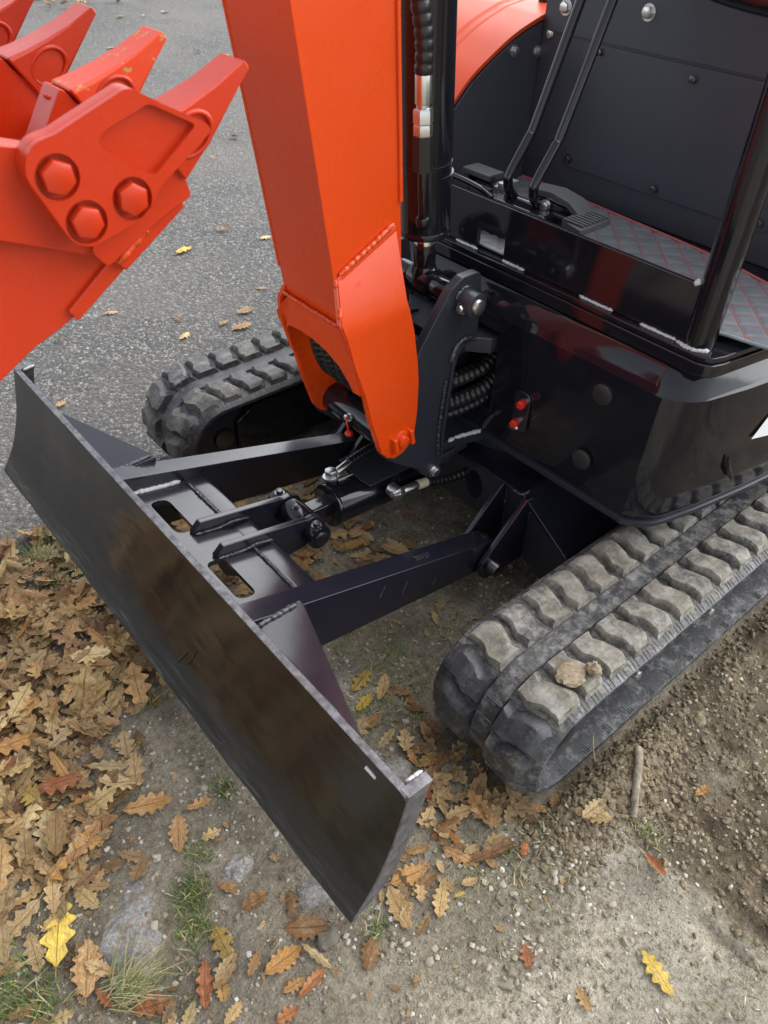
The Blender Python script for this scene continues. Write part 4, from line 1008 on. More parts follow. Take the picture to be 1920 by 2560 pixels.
for s in (1, -1):
    ep = [(.667, .771), (.7255, .7325), (.737, .745), (.812, .777), (.93, .83), (.95, .875), (.90, .878), (.80, .8395), (.776, .833), (.70, .803), (.676, .787)]
    prism('side_edge_plate', ep, 'Y', min(s * .190, s * .204), max(s * .190, s * .204), 'bucket', bk_, .0018)
    weld([(.672, s * .2045, .781), (.70, s * .2045, .765), (.731, s * .2045, .741)], .0035, 'weldorange', bk_)
    co_ = fillet([(.790, .823, .016), (.781, .840, .010), (.763, .8435, 0), (.707, .865, .006), (.684, .8515, 0), (.650, .8335, .006), (.647, .828, .004), (.694, .797, 0), (.710, .778, .012), (.755, .765, .020), (.768, .771, .010)], .004, 5)
    pnl = fillet([(.736, .832), (.731, .840), (.694, .853), (.659, .834), (.697, .8055), (.703, .806)], .004, 4)
    holes = [pnl] + [[(bx_ + .0155 * math.cos(a), bz + .0155 * math.sin(a)) for a in [2 * math.pi * k / 24 for k in range(24)]] for bx_, bz in ((.768, .817), (.718, .7925), (.755, .7835))]
    sc = prism('side_cutter', co_, 'Y', min(s * .203, s * .2165), max(s * .203, s * .2165), 'bucket', bk_, .0012)
    prism('cutter_face', co_, 'Y', min(s * .2165, s * .2225), max(s * .2165, s * .2225), 'bucket', sc, .0014, holes=holes)
    for bx_, bz in ((.768, .817), (.718, .7925), (.755, .7835)): bolt('cutter_bolt', (bx_, s * .2165, bz), (0, s, 0), .0122, .0095, 'bucket', bk_, False)
def toothsec(c, ax, n_, hw, hh_, sgn=1):
    """rectangular section centred at c, half width hw (Y), half height hh along n_ with small chamfers"""
    out = []
    for (a, b2) in ((-1, -.84), (-.93, -1), (.93, -1), (1, -.84), (1, .84), (.93, 1), (-.93, 1), (-1, .84)):
        out.append(Vector((c.x, c.y, c.z)) + Vector((0, a * hw, 0)) + n_ * (b2 * hh_))
    return out
for k in range(4):
    y = .207 - .1395 * k; y = {0: .1945, 1: .068, 2: -.068, 3: -.208}[k]
    tip = Vector((.6045, y, .8655)); axd = Vector((-.076, 0, .049)).normalized(); nn_ = Vector((.049, 0, .076)).normalized()
    secs = []
    for (dist, hw, hh_, off) in ((0, .0160, .0024, 0), (.0012, .0170, .0036, 0), (.030, .0178, .0092, -.0022), (.055, .0186, .0156, -.0030), (.075, .0194, .0202, -.0020), (.092, .0204, .0246, -.0004), (.0935, .0194, .0234, 0)):
        secs.append(toothsec(tip - axd * dist + nn_ * off, axd, nn_, hw, hh_))
    th_ = loft('tooth', secs, 'bucket', bk_, True, 22)
    for sg in (-1, 1):
        cc = tip - axd * .068 + nn_ * -.004 + Vector((0, sg * .0192, 0))
        ring = [cc + axd * (.0185 * math.cos(a)) * -1 + nn_ * (.0135 * math.sin(a)) + Vector((0, -sg * .0018 * math.cos(a) * .5, 0)) for a in [2 * math.pi * i / 26 for i in range(27)]]
        tube('tooth_ring', ring, .0022, 'bucket', th_, 8, 80)
    if k == 1: th_.data.materials.clear(); th_.data.materials.append(M['bucketworn'])
    tl = (.66, .80)
    ad = [(.7025, .838), (.668, .7975), (.664, .780), (.690, .770), (.742, .742), (.752, .756), (.735, .790)]
    prism('tooth_adapter', fillet(ad, .004, 3), 'Y', y - .0160, y + .0160, 'bucket', bk_, .002)
    rr2 = [Vector((.700 + .009 * math.cos(a), y, .815 + .0 )) + Vector((0, .0118 * math.sin(a), .010 * math.cos(a) * .6 + .008)) for a in [2 * math.pi * i / 20 for i in range(21)]]
    tube('lock_loop', rr2, .0022, 'bucket', bk_, 8, 80)
weld([(.735, -.16, .7425), (.737, 0, .742), (.735, .16, .7425)], .004, 'weldorange', bk_)
cylinder('bucket_hinge_pin', (1.045, -.11, .985), (1.045, .11, .985), .02, 'zinc', bk_)
prism('hinge_ear', [(.99, .92), (1.06, .86), (1.09, .98), (1.045, 1.02), (1.0, 1.0)], 'Y', .058, .078, 'bucket', bk_, .003)
prism('hinge_ear', [(.99, .92), (1.06, .86), (1.09, .98), (1.045, 1.02), (1.0, 1.0)], 'Y', -.078, -.058, 'bucket', bk_, .003)
# ================================================================== FLOOR MAT
def xback(y): return float(np.interp(y, [-.17, -.09, .056, .15, .242, .303, .357, .45, .52], [-.192, -.190, -.176, -.168, -.158, -.146, -.132, -.105, -.08]))
def xfront(y): return float(np.interp(y, [-.17, .33, .352, .372, .40, .43, .52], [.090, .090, .086, .066, .056, .050, .030]))
PT = .0300
def quilt(x, y):
    a = (x + y * .93) / (math.sqrt(2) * PT) * 1.03; c = (y - x * .97) / (math.sqrt(2) * PT)
    da = abs(a - math.floor(a) - .5); dc = abs(c - math.floor(c) - .5)
    return a, c, min(.5 - da, .5 - dc)
ny, nx = 230, 100; V = []; F = []
for j in range(ny + 1):
    y = -.166 + .686 * j / ny; xb, xf_ = xback(y), xfront(y)
    for i in range(nx + 1):
        x = xb + (xf_ - xb) * i / nx; d = quilt(x, y)[2]
        z = .5335 + .0030 * min(1, d / .16) ** .55 + .0007 * float(vnoise(np.array(x * 50), np.array(y * 50), 5))
        if x > xf_ - .02 and y > .36: z += .006 * (1 - (xf_ - x) / .02)
        V.append((x, y, z))
for j in range(ny):
    for i in range(nx): k = j * (nx + 1) + i; F.append((k, k + 1, k + nx + 2, k + nx + 1))
mat_o = link('floor_mat', from_py('floor_mat', V, F), 'mat', None, 180)
tag(mat_o, 'grey quilted vinyl floor mat with red diamond stitching on the operator deck', 'floor mat')
sm_ = mat_o.modifiers.new('thickness', 'SOLIDIFY'); sm_.thickness = .0025; sm_.offset = -1
# red stitching sunk along both families of quilt lines
Vs, Fs = [], []
def inv(a, c):
    A_ = a * math.sqrt(2) * PT / 1.03; C_ = c * math.sqrt(2) * PT
    y = (C_ + .97 * A_) / (1 + .93 * .97); x = A_ - .93 * y; return x, y
for fam in (0, 1):
    for kk in range(-30, 34):
        run = []
        for t in np.arange(-30, 34, .18):
            x, y = inv(kk, t) if fam == 0 else inv(t, kk)
            ok = -.162 < y < .515 and xback(y) + .004 < x < xfront(y) - .004
            if ok:
                z = .5340 + .0007 * float(vnoise(np.array(x * 50), np.array(y * 50), 5)) + (.006 * max(0, 1 - (xfront(y) - x) / .02) if y > .36 else 0)
                run.append((x, y, z))
            if (not ok or t > 33.7) and run:
                if len(run) > 2: tube_vf(run, .00115, 5, True, Vs, Fs)
                run = []
st_ = link('stitching', from_py('stitching', Vs, Fs), 'thread', mat_o, 60); st_['kind'] = 'stuff'
tube('edge_binding', [(xback(y), y, .5365) for y in np.linspace(-.165, .515, 60)], .0026, 'thread', mat_o, 8)
tube('edge_piping', [(xfront(y), y, .5350 + (.006 if y > .37 else 0)) for y in np.linspace(-.165, .515, 90)], .0026, 'mat', mat_o, 8)
# ================================================================== LEAVES
LEAF = {}
def leaf_geo(var, curl, nu=20, nv=2, seed=0):
    r = random.Random(seed * 77 + var * 13 + int(curl * 10)); lob = [4.2, 5.0, 3.6, 4.6, 5.6, 4.0][var % 6]; wid = [.25, .22, .28, .20, .24, .27][var % 6]
    dep = [.50, .42, .58, .48, .36, .55][var % 6]; ph = r.random() * .25; px2 = r.random() * .2
    V, UV = [], []; a1 = r.uniform(.5, 1.2); a2 = r.uniform(-.6, .6); offn = r.random() * 40
    for i in range(nu + 1):
        u = i / nu; t = max(0, (u - .13) / .87)
        env = (math.sin(math.pi * min(1, t) ** .82) ** .75) if t > 0 else 0
        for j in range(-nv, nv + 1):
            sd = 1 if j > 0 else -1; p_ = ph if sd > 0 else px2
            lobv = 1 - dep * (.5 + .5 * math.cos(2 * math.pi * (t * lob + p_))) ** 1.3
            w_ = max(.007, wid * env * lobv) if t > 0 else .007
            v = j / nv; sweep = .07 * abs(v) * env
            x = u + sweep - .02; y = v * w_
            zc_ = curl * (.30 * a1 * (u - .5)**2 * 2 + 1.1 * y * y * a1 * 2.6 + a2 * 1.1 * y * (u - .5)) + curl * .17 * (float(fbm(np.array(u * 5 + offn), np.array(y * 9 + offn), 3, 2)) - .5) + .012 * abs(v) * (1 - abs(v)) * 2
            if curl > 1: ang = y * 5.5 * min(curl, 1.5) * (.7 + .5 * u); rad_ = .15; y, zc_ = rad_ * math.sin(ang * .8), zc_ * .3 + rad_ * (1 - math.cos(ang * .8))
            V.append((x - .5, y, zc_)); UV.append((u, v * .5))
    F = []; n_ = 2 * nv + 1
    for i in range(nu):
        for j in range(n_ - 1): k = i * n_ + j; F.append((k, k + 1, k + n_ + 1, k + n_))
    zmin = min(v[2] for v in V); V = [(x, y, z - zmin) for x, y, z in V]
    return V, F, UV
def uv_set(me, UV):
    l = me.uv_layers.new(name='UVMap'); idx = np.empty(len(me.loops), np.int32); me.loops.foreach_get('vertex_index', idx)
    l.data.foreach_set('uv', np.asarray(UV, np.float32)[idx].ravel())
def leaf_mesh(var, curl):
    key = (var % 6, curl)
    if key not in LEAF:
        V, F, UV = leaf_geo(var, curl, 26, 2); me = from_py('oak_leaf', V, F); uv_set(me, UV); finish(me, 180); me.materials.append(M['leaf_tan']); LEAF[key] = me
    return LEAF[key]
CM = dict(t='leaf_tan', b='leaf_brown', r='leaf_rust', a='leaf_amber', y='leaf_yellow', Y='leaf_yellow', o='leaf_olive')
CN = dict(t='tan', b='dark brown', r='rust red', a='amber', y='yellow', Y='yellow', o='olive yellow')
ZN = dict(F='on the stony soil in front of the blade', G='on the bare pale ground at lower right', T='on the earth at the front tip of the near track', D='on the dark dug soil beside the track',
          B='on the mossy soil between blade and near track', M='under the push arms and blade cylinder', A='on the grey asphalt beyond the blade')
def place_leaf(x, y, ang, ln, cls, curl, tilt=.12, dz=.0, label=None, group=None, z=None):
    cq = min((.2, .35, .55, .8, 1.2, 1.5), key=lambda c: abs(c - curl))
    o = bpy.data.objects.new('oak_leaf', leaf_mesh(random.randrange(6), cq)); COL.objects.link(o)
    zz_ = (ground_z(x, y) if z is None else z) + .002 + dz
    o.location = (x, y, zz_); o.rotation_euler = (random.gauss(0, tilt), random.gauss(0, tilt), ang)
    if random.random() < .3: o.rotation_euler[0] += math.pi; o.location[2] += ln * .10 * cq
    s_ = ln * 1.08; o.scale = (s_, s_ * random.uniform(.85, 1.15), s_)
    o.material_slots[0].link = 'OBJECT'; o.material_slots[0].material = M[CM[cls]]
    tag(o, label, 'leaf', group); return o
LV = [(0.996, 0.265, -2.01, 0.092, 'y', 0.2, 'F'), (1.026, 0.27, -1.71, 0.056, 't', 0.3, 'F'), (0.987, 0.326, -2.03, 0.068, 't', 0.3, 'F'), (0.984, 0.362, 1.79, 0.032, 'r', 0.5, 'F'), (0.891, 0.428, -2.1, 0.054, 'r', 0.5, 'F'), (0.851, 0.402, -1.69, 0.053, 'o', 0.3, 'F'), (0.839, 0.187, 2.73, 0.07, 'a', 0.4, 'F'), (0.785, 0.231, 2.81, 0.037, 'a', 0.6, 'F'), (0.826, 0.252, -2.05, 0.058, 't', 0.4, 'F'), (0.794, 0.278, 2.96, 0.03, 't', 0.6, 'F'), (0.895, 0.171, -2.04, 0.064, 'b', 0.4, 'F'), (0.944, 0.205, -1.8, 0.05, 'a', 0.5, 'F'), (0.952, 0.251, -1.27, 0.044, 't', 0.3, 'F'), (0.936, 0.245, 2.53, 0.024, 't', 0.4, 'F'), (1.008, 0.203, 3.13, 0.041, 't', 0.3, 'F'), (0.995, 0.176, 2.41, 0.047, 't', 0.4, 'F'), (0.983, 0.15, -2.39, 0.035, 'r', 0.4, 'F'), (0.812, 0.353, -1.07, 0.03, 'b', 0.9, 'F'), (1.06, 0.32, 2.74, 0.042, 'b', 0.3, 'F'), (1.03, 0.352, 2.82, 0.028, 't', 0.5, 'F'), (0.949, 0.404, 2.72, 0.045, 'r', 0.9, 'F'), (0.881, 0.472, -2.86, 0.028, 't', 0.4, 'F'), (0.878, 0.446, -1.97, 0.021, 'a', 0.6, 'F'), (0.766, 0.449, 2.42, 0.058, 'b', 0.4, 'F'), (0.762, 0.417, -2.13, 0.037, 'b', 0.6, 'F'), (0.796, 0.386, 2.95, 0.039, 'b', 0.8, 'F'), (0.809, 0.463, 3.11, 0.053, 'a', 0.5, 'F'), (0.835, 0.445, -2.62, 0.031, 't', 0.3, 'F'), (0.813, 0.493, 2.95, 0.03, 'a', 0.5, 'F'), (0.775, 0.484, 1.84, 0.046, 't', 1.3, 'F'), (0.797, 0.505, -3.03, 0.044, 'r', 1.3, 'F'), (0.724, 0.524, -2.47, 0.043, 'b', 0.5, 'F'), (0.663, 0.509, -1.81, 0.062, 't', 0.4, 'F'), (0.618, 0.534, -2.47, 0.044, 't', 0.5, 'F'), (0.594, 0.542, 2.84, 0.015, 'y', 0.3, 'F'), (0.628, 0.482, 2.85, 0.054, 'a', 0.4, 'F'), (0.619, 0.503, 3.09, 0.045, 'b', 0.5, 'F'), (0.596, 0.463, 2.71, 0.032, 'a', 0.6, 'F'), (0.548, 0.467, 3.06, 0.053, 'b', 0.8, 'F'), (0.546, 0.487, -1.67, 0.023, 'a', 0.8, 'F'), (0.558, 0.505, 1.99, 0.054, 'b', 0.9, 'F'), (0.836, 0.513, 2.98, 0.021, 'r', 0.6, 'F'), (0.478, 0.758, -1.81, 0.057, 'Y', 0.3, 'G'), (0.566, 0.718, -1.9, 0.016, 'a', 0.6, 'G'), (0.399, 0.587, 2.06, 0.054, 't', 0.6, 'T'), (0.394, 0.586, 3.04, 0.046, 't', 0.6, 'T'), (0.524, 0.531, 2.83, 0.069, 'b', 1.2, 'G'), (0.486, 0.555, -2.7, 0.022, 'r', 0.8, 'G'), (0.373, 0.677, 1.32, 0.042, 'r', 1.3, 'G'), (0.582, 0.646, -2.2, 0.013, 'r', 0.4, 'G'), (0.232, 0.66, 2.92, 0.027, 'a', 0.7, 'D'), (0.428, 0.529, -1.1, 0.027, 'b', 0.7, 'T'), (0.404, 0.537, -2.55, 0.03, 'b', 0.9, 'T'), (0.491, 0.482, -1.75, 0.061, 'b', 1.0, 'T'), (0.484, 0.21, -2.78, 0.056, 'o', 0.4, 'B'), (0.506, 0.244, -2.92, 0.04, 'y', 0.4, 'B'), (0.519, 0.279, -3.12, 0.035, 'a', 0.7, 'B'), (0.445, 0.283, -1.82, 0.028, 'r', 1.0, 'B'), (0.3, 0.186, -2.02, 0.028, 't', 0.4, 'B'), (0.273, 0.17, -2.85, 0.022, 't', 0.4, 'B'), (0.452, 0.341, -1.49, 0.037, 'b', 0.5, 'B'), (0.464, 0.36, -1.17, 0.024, 'b', 0.5, 'B'), (0.509, 0.36, -1.86, 0.024, 'a', 0.5, 'B'), (0.495, 0.373, 3.06, 0.031, 'o', 0.8, 'B'), (0.483, 0.391, -2.75, 0.049, 'b', 0.6, 'B'), (0.552, 0.364, -1.54, 0.03, 't', 0.5, 'B'), (0.496, 0.382, 2.77, 0.031, 'a', 0.6, 'B'), (0.522, 0.397, -1.35, 0.035, 't', 0.5, 'B'), (0.53, 0.412, -1.82, 0.027, 'r', 0.8, 'B'), (0.485, 0.46, 1.5, 0.017, 'a', 0.7, 'B'), (0.295, -0.082, 2.91, 0.063, 't', 0.4, 'M'), (0.269, -0.064, 0.44, 0.053, 't', 0.4, 'M'), (0.262, -0.038, -1.58, 0.032, 't', 0.5, 'M'), (0.305, -0.041, 2.74, 0.052, 'a', 0.5, 'M'), (0.238, 0.012, 1.83, 0.049, 't', 0.3, 'M'), (0.222, 0.023, 1.69, 0.037, 'b', 0.5, 'M'), (0.282, 0.023, 2.84, 0.04, 't', 0.4, 'M'), (0.293, 0.002, 3.08, 0.018, 'r', 0.8, 'M'), (0.408, -0.058, -2.52, 0.082, 'a', 0.4, 'M'), (0.439, -0.048, -1.66, 0.044, 'a', 0.4, 'M'), (0.333, -0.228, -3.0, 0.024, 't', 0.5, 'M'), (0.309, -0.226, -3.03, 0.026, 't', 0.5, 'M'), (0.293, -0.215, 1.65, 0.031, 't', 0.5, 'M'), (0.36, -0.225, 2.83, 0.024, 't', 0.5, 'M'), (0.387, -0.237, 2.74, 0.027, 't', 0.5, 'M'), (0.25, -0.062, 2.93, 0.026, 'r', 0.6, 'M'), (0.158, -0.05, 1.87, 0.028, 'r', 0.6, 'M'), (-0.301, -1.484, 2.63, 0.058, 'b', 1.0, 'A'), (-0.379, -1.348, 3.13, 0.046, 't', 0.5, 'A'), (-0.117, -1.412, -2.76, 0.076, 'y', 0.6, 'A'), (-0.162, -1.047, 2.5, 0.034, 't', 0.6, 'A'), (0.245, -1.165, 2.99, 0.045, 't', 0.5, 'A'), (0.12, -1.027, 1.61, 0.044, 'b', 1.2, 'A'), (0.033, -0.931, -2.69, 0.043, 't', 0.6, 'A'), (0.01, -0.882, 2.97, 0.064, 't', 0.3, 'A'), (-0.048, -0.953, 2.99, 0.055, 't', 0.6, 'A'), (0.152, -0.931, -2.59, 0.05, 't', 0.5, 'A'), (0.414, -1.106, 2.78, 0.029, 'b', 0.6, 'A'), (0.532, -0.818, -2.86, 0.024, 't', 0.5, 'A'), (-1.698, -5.078, -2.57, 0.101, 't', 0.5, 'A'), (-2.049, -5.11, -2.73, 0.08, 't', 0.5, 'A'), (-1.685, -3.711, -2.86, 0.058, 'a', 0.5, 'A'), (-0.892, -2.997, 3.01, 0.034, 't', 0.5, 'A'), (-1.218, -4.225, -2.64, 0.077, 'b', 0.5, 'A'), (0.717, -0.416, -1.52, 0.066, 'a', 0.3, 'F'), (0.765, -0.381, 1.86, 0.055, 'a', 0.3, 'F')]
UNIQ = {0: 'large bright yellow oak leaf beside the granite stone at lower left', 5: 'broad olive yellow oak leaf right of the granite stone', 6: 'long amber oak leaf pointing right, just below the leaf drift',
        42: 'single amber-yellow oak leaf with deep lobes alone on the pale ground at lower right', 10: 'round-lobed brown oak leaf left of the long amber leaf',
        34: 'tiny yellow leaf beside the blade tip on the pale ground', 94: 'largest tan leaf on the asphalt, just above the far track', 89: 'small yellow leaf on the asphalt under the bucket teeth'}
cnt = {}
for i, (x, y, a, ln, cls, curl, zn) in enumerate(LV): cnt[cls, zn] = cnt.get((cls, zn), 0) + (i not in UNIQ)
for i, (x, y, a, ln, cls, curl, zn) in enumerate(LV):
    if i in UNIQ: o = place_leaf(x, y, a, ln, cls, curl, .05, .004, UNIQ[i], 'fallen oak leaves')
    else:
        wh = ZN[zn]
        if zn == 'F': wh = 'around the granite stone at lower left' if x > .90 else ('behind the lower tip of the blade' if x < .72 else ('between the leaf drift and the blade' if y < .30 else 'on the soil below the blade, right of the granite stone'))
        sz = 'curled ' if curl >= .8 else ('small ' if ln < .045 else ('large ' if ln > .062 else ''))
        o = place_leaf(x, y, a, max(ln, .03), cls, curl, .08, .002, sz + CN[cls] + ' oak leaf ' + wh, sz + CN[cls] + ' leaves ' + wh)
PILE = [(.80, -.46), (.70, -.44), (.660, -.27), (.664, -.12), (.695, .01), (.765, .05), (.81, .13), (.88, .20), (.95, .26), (1.06, .25), (1.20, .02), (1.18, -.25), (1.02, -.46)]
def inside(x, y, poly):
    c = False; j = len(poly) - 1
    for i in range(len(poly)):
        if (poly[i][1] > y) != (poly[j][1] > y) and x < (poly[j][0] - poly[i][0]) * (y - poly[i][1]) / (poly[j][1] - poly[i][1]) + poly[i][0]: c = not c
        j = i
    return c
def edge_d(x, y, poly):
    d = 9
    for i in range(len(poly)):
        a = Vector(poly[i]); b2 = Vector(poly[(i + 1) % len(poly)]); p = Vector((x, y)); t = max(0, min(1, (p - a).dot(b2 - a) / (b2 - a).length_squared)); d = min(d, (p - a - (b2 - a) * t).length)
    return d
# loose under-layer of the drift and far litter: one mass nobody could count
Vl, Fl, Ul, Rl = [], [], [], []
def litter(x, y, z, ln, tilt):
    V, F, UV = LIT[random.randrange(len(LIT))]; b0 = len(Vl)
    mm = Matrix.Translation((x, y, z)) @ Matrix.Rotation(random.uniform(0, 6.28), 4, 'Z') @ Matrix.Rotation(random.gauss(0, tilt), 4, 'X') @ Matrix.Rotation(random.gauss(0, tilt), 4, 'Y') @ Matrix.Scale(ln, 4)
    rv = random.random()
    for v in V: Vl.append(mm @ Vector(v)); Rl.append(rv)
    for f in F: Fl.append(tuple(b0 + k for k in f))
    Ul.extend(UV)
LIT = [leaf_geo(k, c, 16, 1, 5 + k) for k in range(6) for c in (.35, .8)]
k = 0
while k < 1150:
    x, y = random.uniform(.62, 1.22), random.uniform(-.50, .24)
    if inside(x, y, PILE) and random.random() < .08 + edge_d(x, y, PILE) * 7.5:
        litter(x, y, ground_z(x, y) + random.uniform(0, .010), random.uniform(.025, .070), .28); k += 1
for _ in range(110):
    x, y = random.uniform(.24, .54), random.uniform(-.36, .03); litter(x, y, ground_z(x, y) + .004, random.uniform(.035, .07), .2)
for _ in range(46):
    x, y = random.gauss(.49, .045), random.gauss(.41, .06); litter(x, y, ground_z(x, y) + .004, random.uniform(.03, .06), .25)
for _ in range(26):
    x, y = random.uniform(.45, .66), random.uniform(.42, .56); litter(x, y, ground_z(x, y) + .004, random.uniform(.02, .05), .25)
for _ in range(26):
    x, y = random.uniform(.86, 1.10), random.uniform(.20, .48); litter(x, y, ground_z(x, y) + .003, random.uniform(.015, .05), .2)
for _ in range(700):   # torn scraps and crumbs
    x, y = random.uniform(.22, 1.1), random.uniform(-.36, .62)
    if abs(y - .43) < .115 and x < .47: continue
    litter(x, y, ground_z(x, y) + .002, random.uniform(.006, .018), .25)
for _ in range(420):
    x = random.uniform(-2.6, -.9); y = random.gauss(-6.25, .28); litter(x, y, random.uniform(0, .03), random.uniform(.06, .10), .3)
for _ in range(60):
    x = random.uniform(-4.5, .5); y = random.uniform(-6.0, -1.5); litter(x, y, 0, random.uniform(.03, .07), .2)
me = from_py('leaf_litter', Vl, Fl); uv_set(me, Ul); set_attr(me, 'rnd', Rl)
o = link('leaf_litter', me, 'leaf_litter', None, 180); tag(o, 'loose under-layer of crumpled brown oak leaves and scraps', 'leaf litter', None, 'stuff')
def drift_label(cls, x, y, dd, ln):
    wh = 'at the asphalt edge of the leaf drift' if y < -.30 else ('at the lower end of the leaf drift' if x > .93 and y > -.02 else ('on the right edge of the leaf drift' if dd < .05 else ('in the middle of the thick leaf drift' if x < .92 else 'in the drift at the left border')))
    sz = 'small ' if ln < .062 else ('large ' if ln > .076 else 'medium ')
    return sz + CN[cls] + ' oak leaf ' + wh, sz + CN[cls] + ' leaves ' + wh
k = 0
while k < 194:
    x, y = random.uniform(.62, 1.20), random.uniform(-.50, .24)
    if not inside(x, y, PILE) or random.random() > .10 + edge_d(x, y, PILE) * 7: continue
    cls = random.choice('tttttttaab' + 'btr' + ('o' if random.random() < .4 else 't'))
    dd = edge_d(x, y, PILE)
    ll = random.uniform(.044, .080)
    place_leaf(x, y, random.uniform(0, 6.28), ll, cls, random.choice((.35, .55, .8, .8, 1.2)), .32, min(.014, dd * .18) + random.uniform(0, .010),
               *drift_label(cls, x, y, dd, ll)); k += 1
# ================================================================== STONES, GRAVEL, CLODS, TWIG, GRASS
def stone(c, r, sq, seed, label, mat='granite', rot=0):
    o = lump('stone', (0, 0, 0), r, mat, None, 4, .26, sq, seed); o.location = c; o.rotation_euler = (0, 0, rot); tag(o, label, 'stone', 'stones set in the soil'); return o
stone((.925, .318, -.033), .086, (.68, 1.0, .40), 4, 'large grey granite stone half buried at lower left', rot=-.75)
stone((.787, .336, -.017), .026, (1, .8, .7), 14, 'small white-flecked stone left of the blade edge', rot=.4)
stone((.730, .425, -.025), .038, (.8, 1, .6), 24, 'flat grey stone half under the blade near its lower tip', rot=.8)
stone((.752, .478, -.004), .016, (1, .8, .6), 34, 'small smooth brownish stone just in front of the blade tip', 'pebble')
stone((.486, .406, .002), .0085, (1, .8, .8), 44, 'pale pebble among leaves in front of the near track', 'pebble')
stone((.139, .590, .004), .016, (1, .8, .7), 54, 'soil-coloured stone at the edge of the near track', 'clod')
stone((.545, .36, -.012), .030, (1, .8, .5), 64, 'pale flat stone in the moss between blade and near track', 'granite')
ico = bmesh.new(); bmesh.ops.create_icosphere(ico, subdivisions=1, radius=1); IV = [v.co.copy() for v in ico.verts]; IF = [tuple(v.index for v in f.verts) for f in ico.faces]; ico.free()
IVn = np.array([tuple(v) for v in IV]); IFn = np.array(IF)
def scatter(name, X, Y, Rr, lift, mat, kindlabel, cat):
    n_ = len(X); Z = soil_h(X, Y) + Rr * lift
    sq = rng.uniform((.65, .65, .40), (1.25, 1.25, .95), (n_, 3)); a = rng.uniform(0, 6.28, n_)
    P = IVn[None] * sq[:, None] * (Rr[:, None] * rng.uniform(.68, 1.3, (n_, 12)))[..., None]
    ca_, sa = np.cos(a)[:, None], np.sin(a)[:, None]
    Q = np.stack([P[..., 0] * ca_ - P[..., 1] * sa + X[:, None], P[..., 0] * sa + P[..., 1] * ca_ + Y[:, None], P[..., 2] + Z[:, None]], -1).reshape(-1, 3)
    F = (IFn[None] + 12 * np.arange(n_)[:, None, None]).reshape(-1, 3)
    me = bpy.data.meshes.new(name); me.vertices.add(len(Q)); me.vertices.foreach_set('co', Q.ravel()); me.loops.add(F.size); me.loops.foreach_set('vertex_index', F.ravel())
    me.polygons.add(len(F)); me.polygons.foreach_set('loop_start', np.arange(0, F.size, 3)); me.polygons.foreach_set('loop_total', np.full(len(F), 3)); me.update(calc_edges=True)
    set_attr(me, 'rnd', np.repeat(rng.random(n_), 12)); o = link(name, me, mat, None, 55); tag(o, kindlabel, cat, None, 'stuff'); return o
def not_track(X, Y): return ~((np.abs(Y - .43) < .115) & (X < .47))
n_ = 26000; X = rng.uniform(-.05, 1.15, n_); Y = rng.uniform(-.34, .95, n_); k_ = not_track(X, Y) & (fbm(X * 9, Y * 9, 3, 77) > .40 - .25 * rng.random(n_)); X, Y = X[k_], Y[k_]
scatter('gravel', X, Y, .0006 + .0036 * rng.random(len(X)) ** 5.0, .12, 'pebble', 'fine pale gravel scattered over the soil', 'gravel')
X = np.concatenate([rng.normal(cx, r, 40) for cx, cy, r in ((.46, .60, .03), (.44, .59, .02), (.70, .52, .02), (.52, .63, .05), (.60, .62, .06))]); Y = np.concatenate([rng.normal(cy, r, 40) for cx, cy, r in ((.46, .60, .03), (.44, .59, .02), (.70, .52, .02), (.52, .63, .05), (.60, .62, .06))])
scatter('gravel', X, Y, rng.uniform(.0015, .0050, len(X)), .2, 'pebble', 'clusters of larger pebbles on the pale ground', 'gravel')
n_ = 420; X = rng.uniform(.25, 1.12, n_); Y = rng.uniform(-.2, .92, n_); k_ = not_track(X, Y); X, Y = X[k_], Y[k_]
scatter('gravel', X, Y, .0022 + .0065 * rng.random(len(X)) ** 3, -.15, 'pebble', 'larger half-buried pebbles in the soil', 'gravel')
n_ = 9000; X = rng.uniform(-.25, .47, n_); Y = rng.uniform(.53, .97, n_); n2_ = 5000
X = np.concatenate([X, rng.normal(.33, .07, n2_)]); Y = np.concatenate([Y, rng.normal(.585, .028, n2_)])
k_ = (Y > .528) & ~((X > .31 + .06 * rng.random(len(X))) & (Y > .64)); X, Y = X[k_], Y[k_]
scatter('soil_clods', X, Y, .0008 + .0055 * rng.random(len(X)) ** 4.5, .15, 'clod', 'crumbly dark soil clods beside the near track', 'soil')
tw = smooth_path([(x, y, ground_z(x, y) + dz2) for x, y, dz2 in ((.280, .572, .012), (.296, .584, .013), (.318, .598, .013), (.338, .612, .011), (.352, .624, .006))], 6)
t_ = tube('twig', tw, [.0062 * (1 - .25 * i / len(tw)) * (1 + .12 * math.sin(i * 2.1)) for i in range(len(tw))], 'twig', None, 10)
tag(t_, 'grey broken twig sticking out of the soil beside the near track', 'twig')
t2 = tube('twig', smooth_path([(.317, .520, .060), (.325, .530, .045), (.330, .541, .030)], 5), .0012, 'twig', None, 6); tag(t2, 'thin dark stalk leaning on the near track belt', 'twig')
Vg, Fg, Rg = [], [], []
def blade_(x, y, h, w_, lean, rv, az):
    z = ground_z(x, y) - .002; d = Vector((math.cos(az), math.sin(az), 0)); p = Vector((-d.y, d.x, 0)); b0 = len(Vg)
    for i, (t, ww) in enumerate(((0, 1), (.35, .9), (.7, .6), (1, .08))):
        c = Vector((x, y, z)) + d * (lean * h * t * t) + Vector((0, 0, h * (t - .35 * lean * t * t)))
        Vg.append(c - p * w_ * ww * .5); Vg.append(c + p * w_ * ww * .5); Rg.extend((rv, rv))
    for i in range(3): k_ = b0 + i * 2; Fg.append((k_, k_ + 1, k_ + 3, k_ + 2))
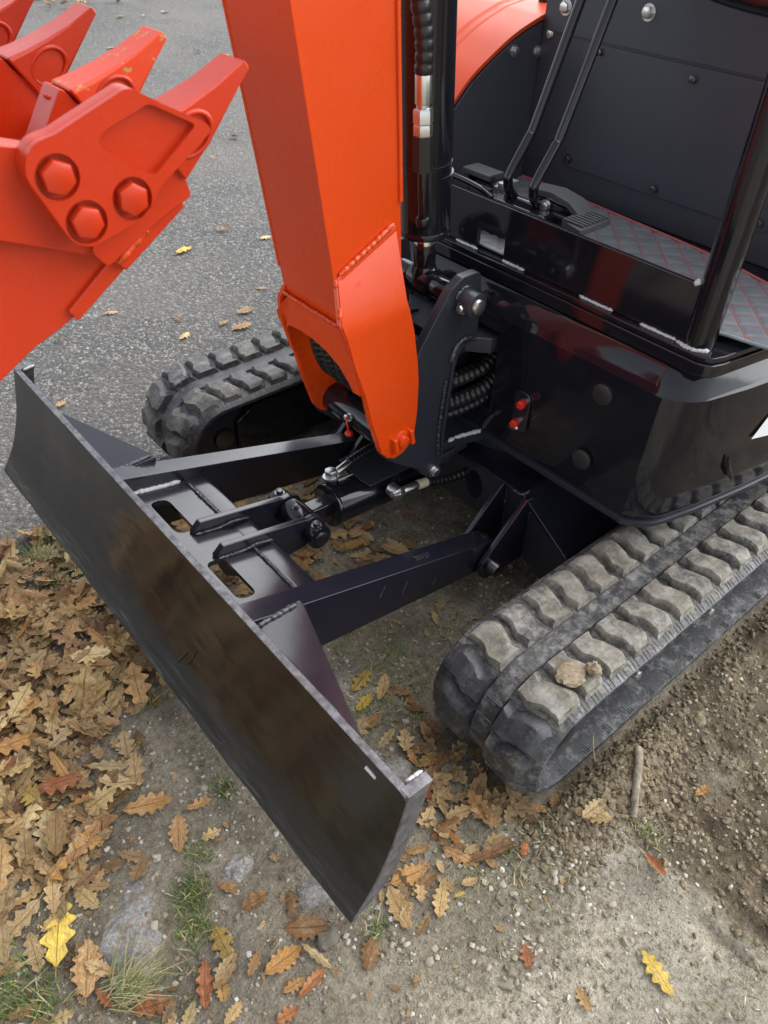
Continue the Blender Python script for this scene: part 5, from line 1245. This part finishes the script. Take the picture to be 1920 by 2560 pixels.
GR = [(.754, -.375, .035, 260, .040, .3), (.764, -.291, .02, 60, .03, .3), (.829, -.182, .015, 30, .03, .4), (.773, -.17, .015, 40, .03, .4), (.781, -.022, .012, 40, .025, .4), (.715, -.302, .02, 60, .03, .35),
      (.816, .289, .018, 110, .014, .45), (.849, .327, .022, 200, .014, .45), (.87, .364, .022, 220, .016, .4), (1.061, .295, .04, 200, .026, .4), (1.031, .324, .03, 90, .024, .4), (1.09, .27, .03, 90, .026, .4), (.757, .036, .015, 40, .025, .4),
      (.42, .181, .06, 220, .016, .6), (.416, .245, .05, 170, .016, .6), (.439, .111, .05, 140, .015, .6), (.50, .26, .05, 160, .015, .7), (.46, .33, .04, 120, .015, .7), (.292, .218, .04, 120, .015, .6), (.457, .557, .03, 60, .014, .6), (.345, .640, .015, 60, .014, .7), (.565, .536, .035, 90, .013, .65),
      (.509, .589, .045, 80, .013, .65), (.394, .672, .03, 40, .013, .6), (.341, .66, .02, 40, .013, .6), (.427, .834, .05, 80, .014, .5), (.699, .3, .02, 60, .016, .5), (.745, .232, .015, 90, .017, .45), (.323, -.002, .05, 60, .018, .4), (.483, .431, .02, 20, .014, .5),
      (.70, .506, .012, 50, .020, .35), (.494, .541, .03, 60, .013, .6), (.62, .62, .10, 90, .010, .75), (.52, .70, .08, 80, .010, .75), (.60, .30, .06, 90, .012, .75), (.92, .42, .05, 60, .014, .8)]
for (cx, cy, r, n_, h, dry) in GR:
    for _ in range(n_):
        x, y = random.gauss(cx, r * .55), random.gauss(cy, r * .55)
        rv = random.uniform(.0, .68) if random.random() > dry * .55 else random.uniform(.72, 1)
        blade_(x, y, h * random.uniform(.45, 1.25), random.uniform(.0009, .0018), random.uniform(.1, 1.3), rv, random.uniform(0, 6.28))
for _ in range(120):   # dry bleached tuft beside the granite stone
    x, y = random.gauss(.968, .010), random.gauss(.372, .010); blade_(x, y, random.uniform(.025, .060), .0012, random.uniform(.7, 1.6), random.uniform(.72, 1) if random.random() < .7 else random.uniform(.3, .7), random.gauss(3.0, .55))
for _ in range(260):   # single straws lying on the soil
    x, y = random.uniform(.3, 1.1), random.uniform(.0, .9)
    if abs(y - .43) < .13 and x < .48: continue
    blade_(x, y, .004 + random.random() * .006, random.uniform(.0008, .0013), random.uniform(2.5, 6), random.uniform(.75, 1), random.uniform(0, 6.28))
me = from_py('grass', Vg, Fg); set_attr(me, 'rnd', Rg); o = link('grass', me, 'grass', None, 0); tag(o, 'sparse short grass and moss tufts in the soil', 'grass', None, 'stuff')
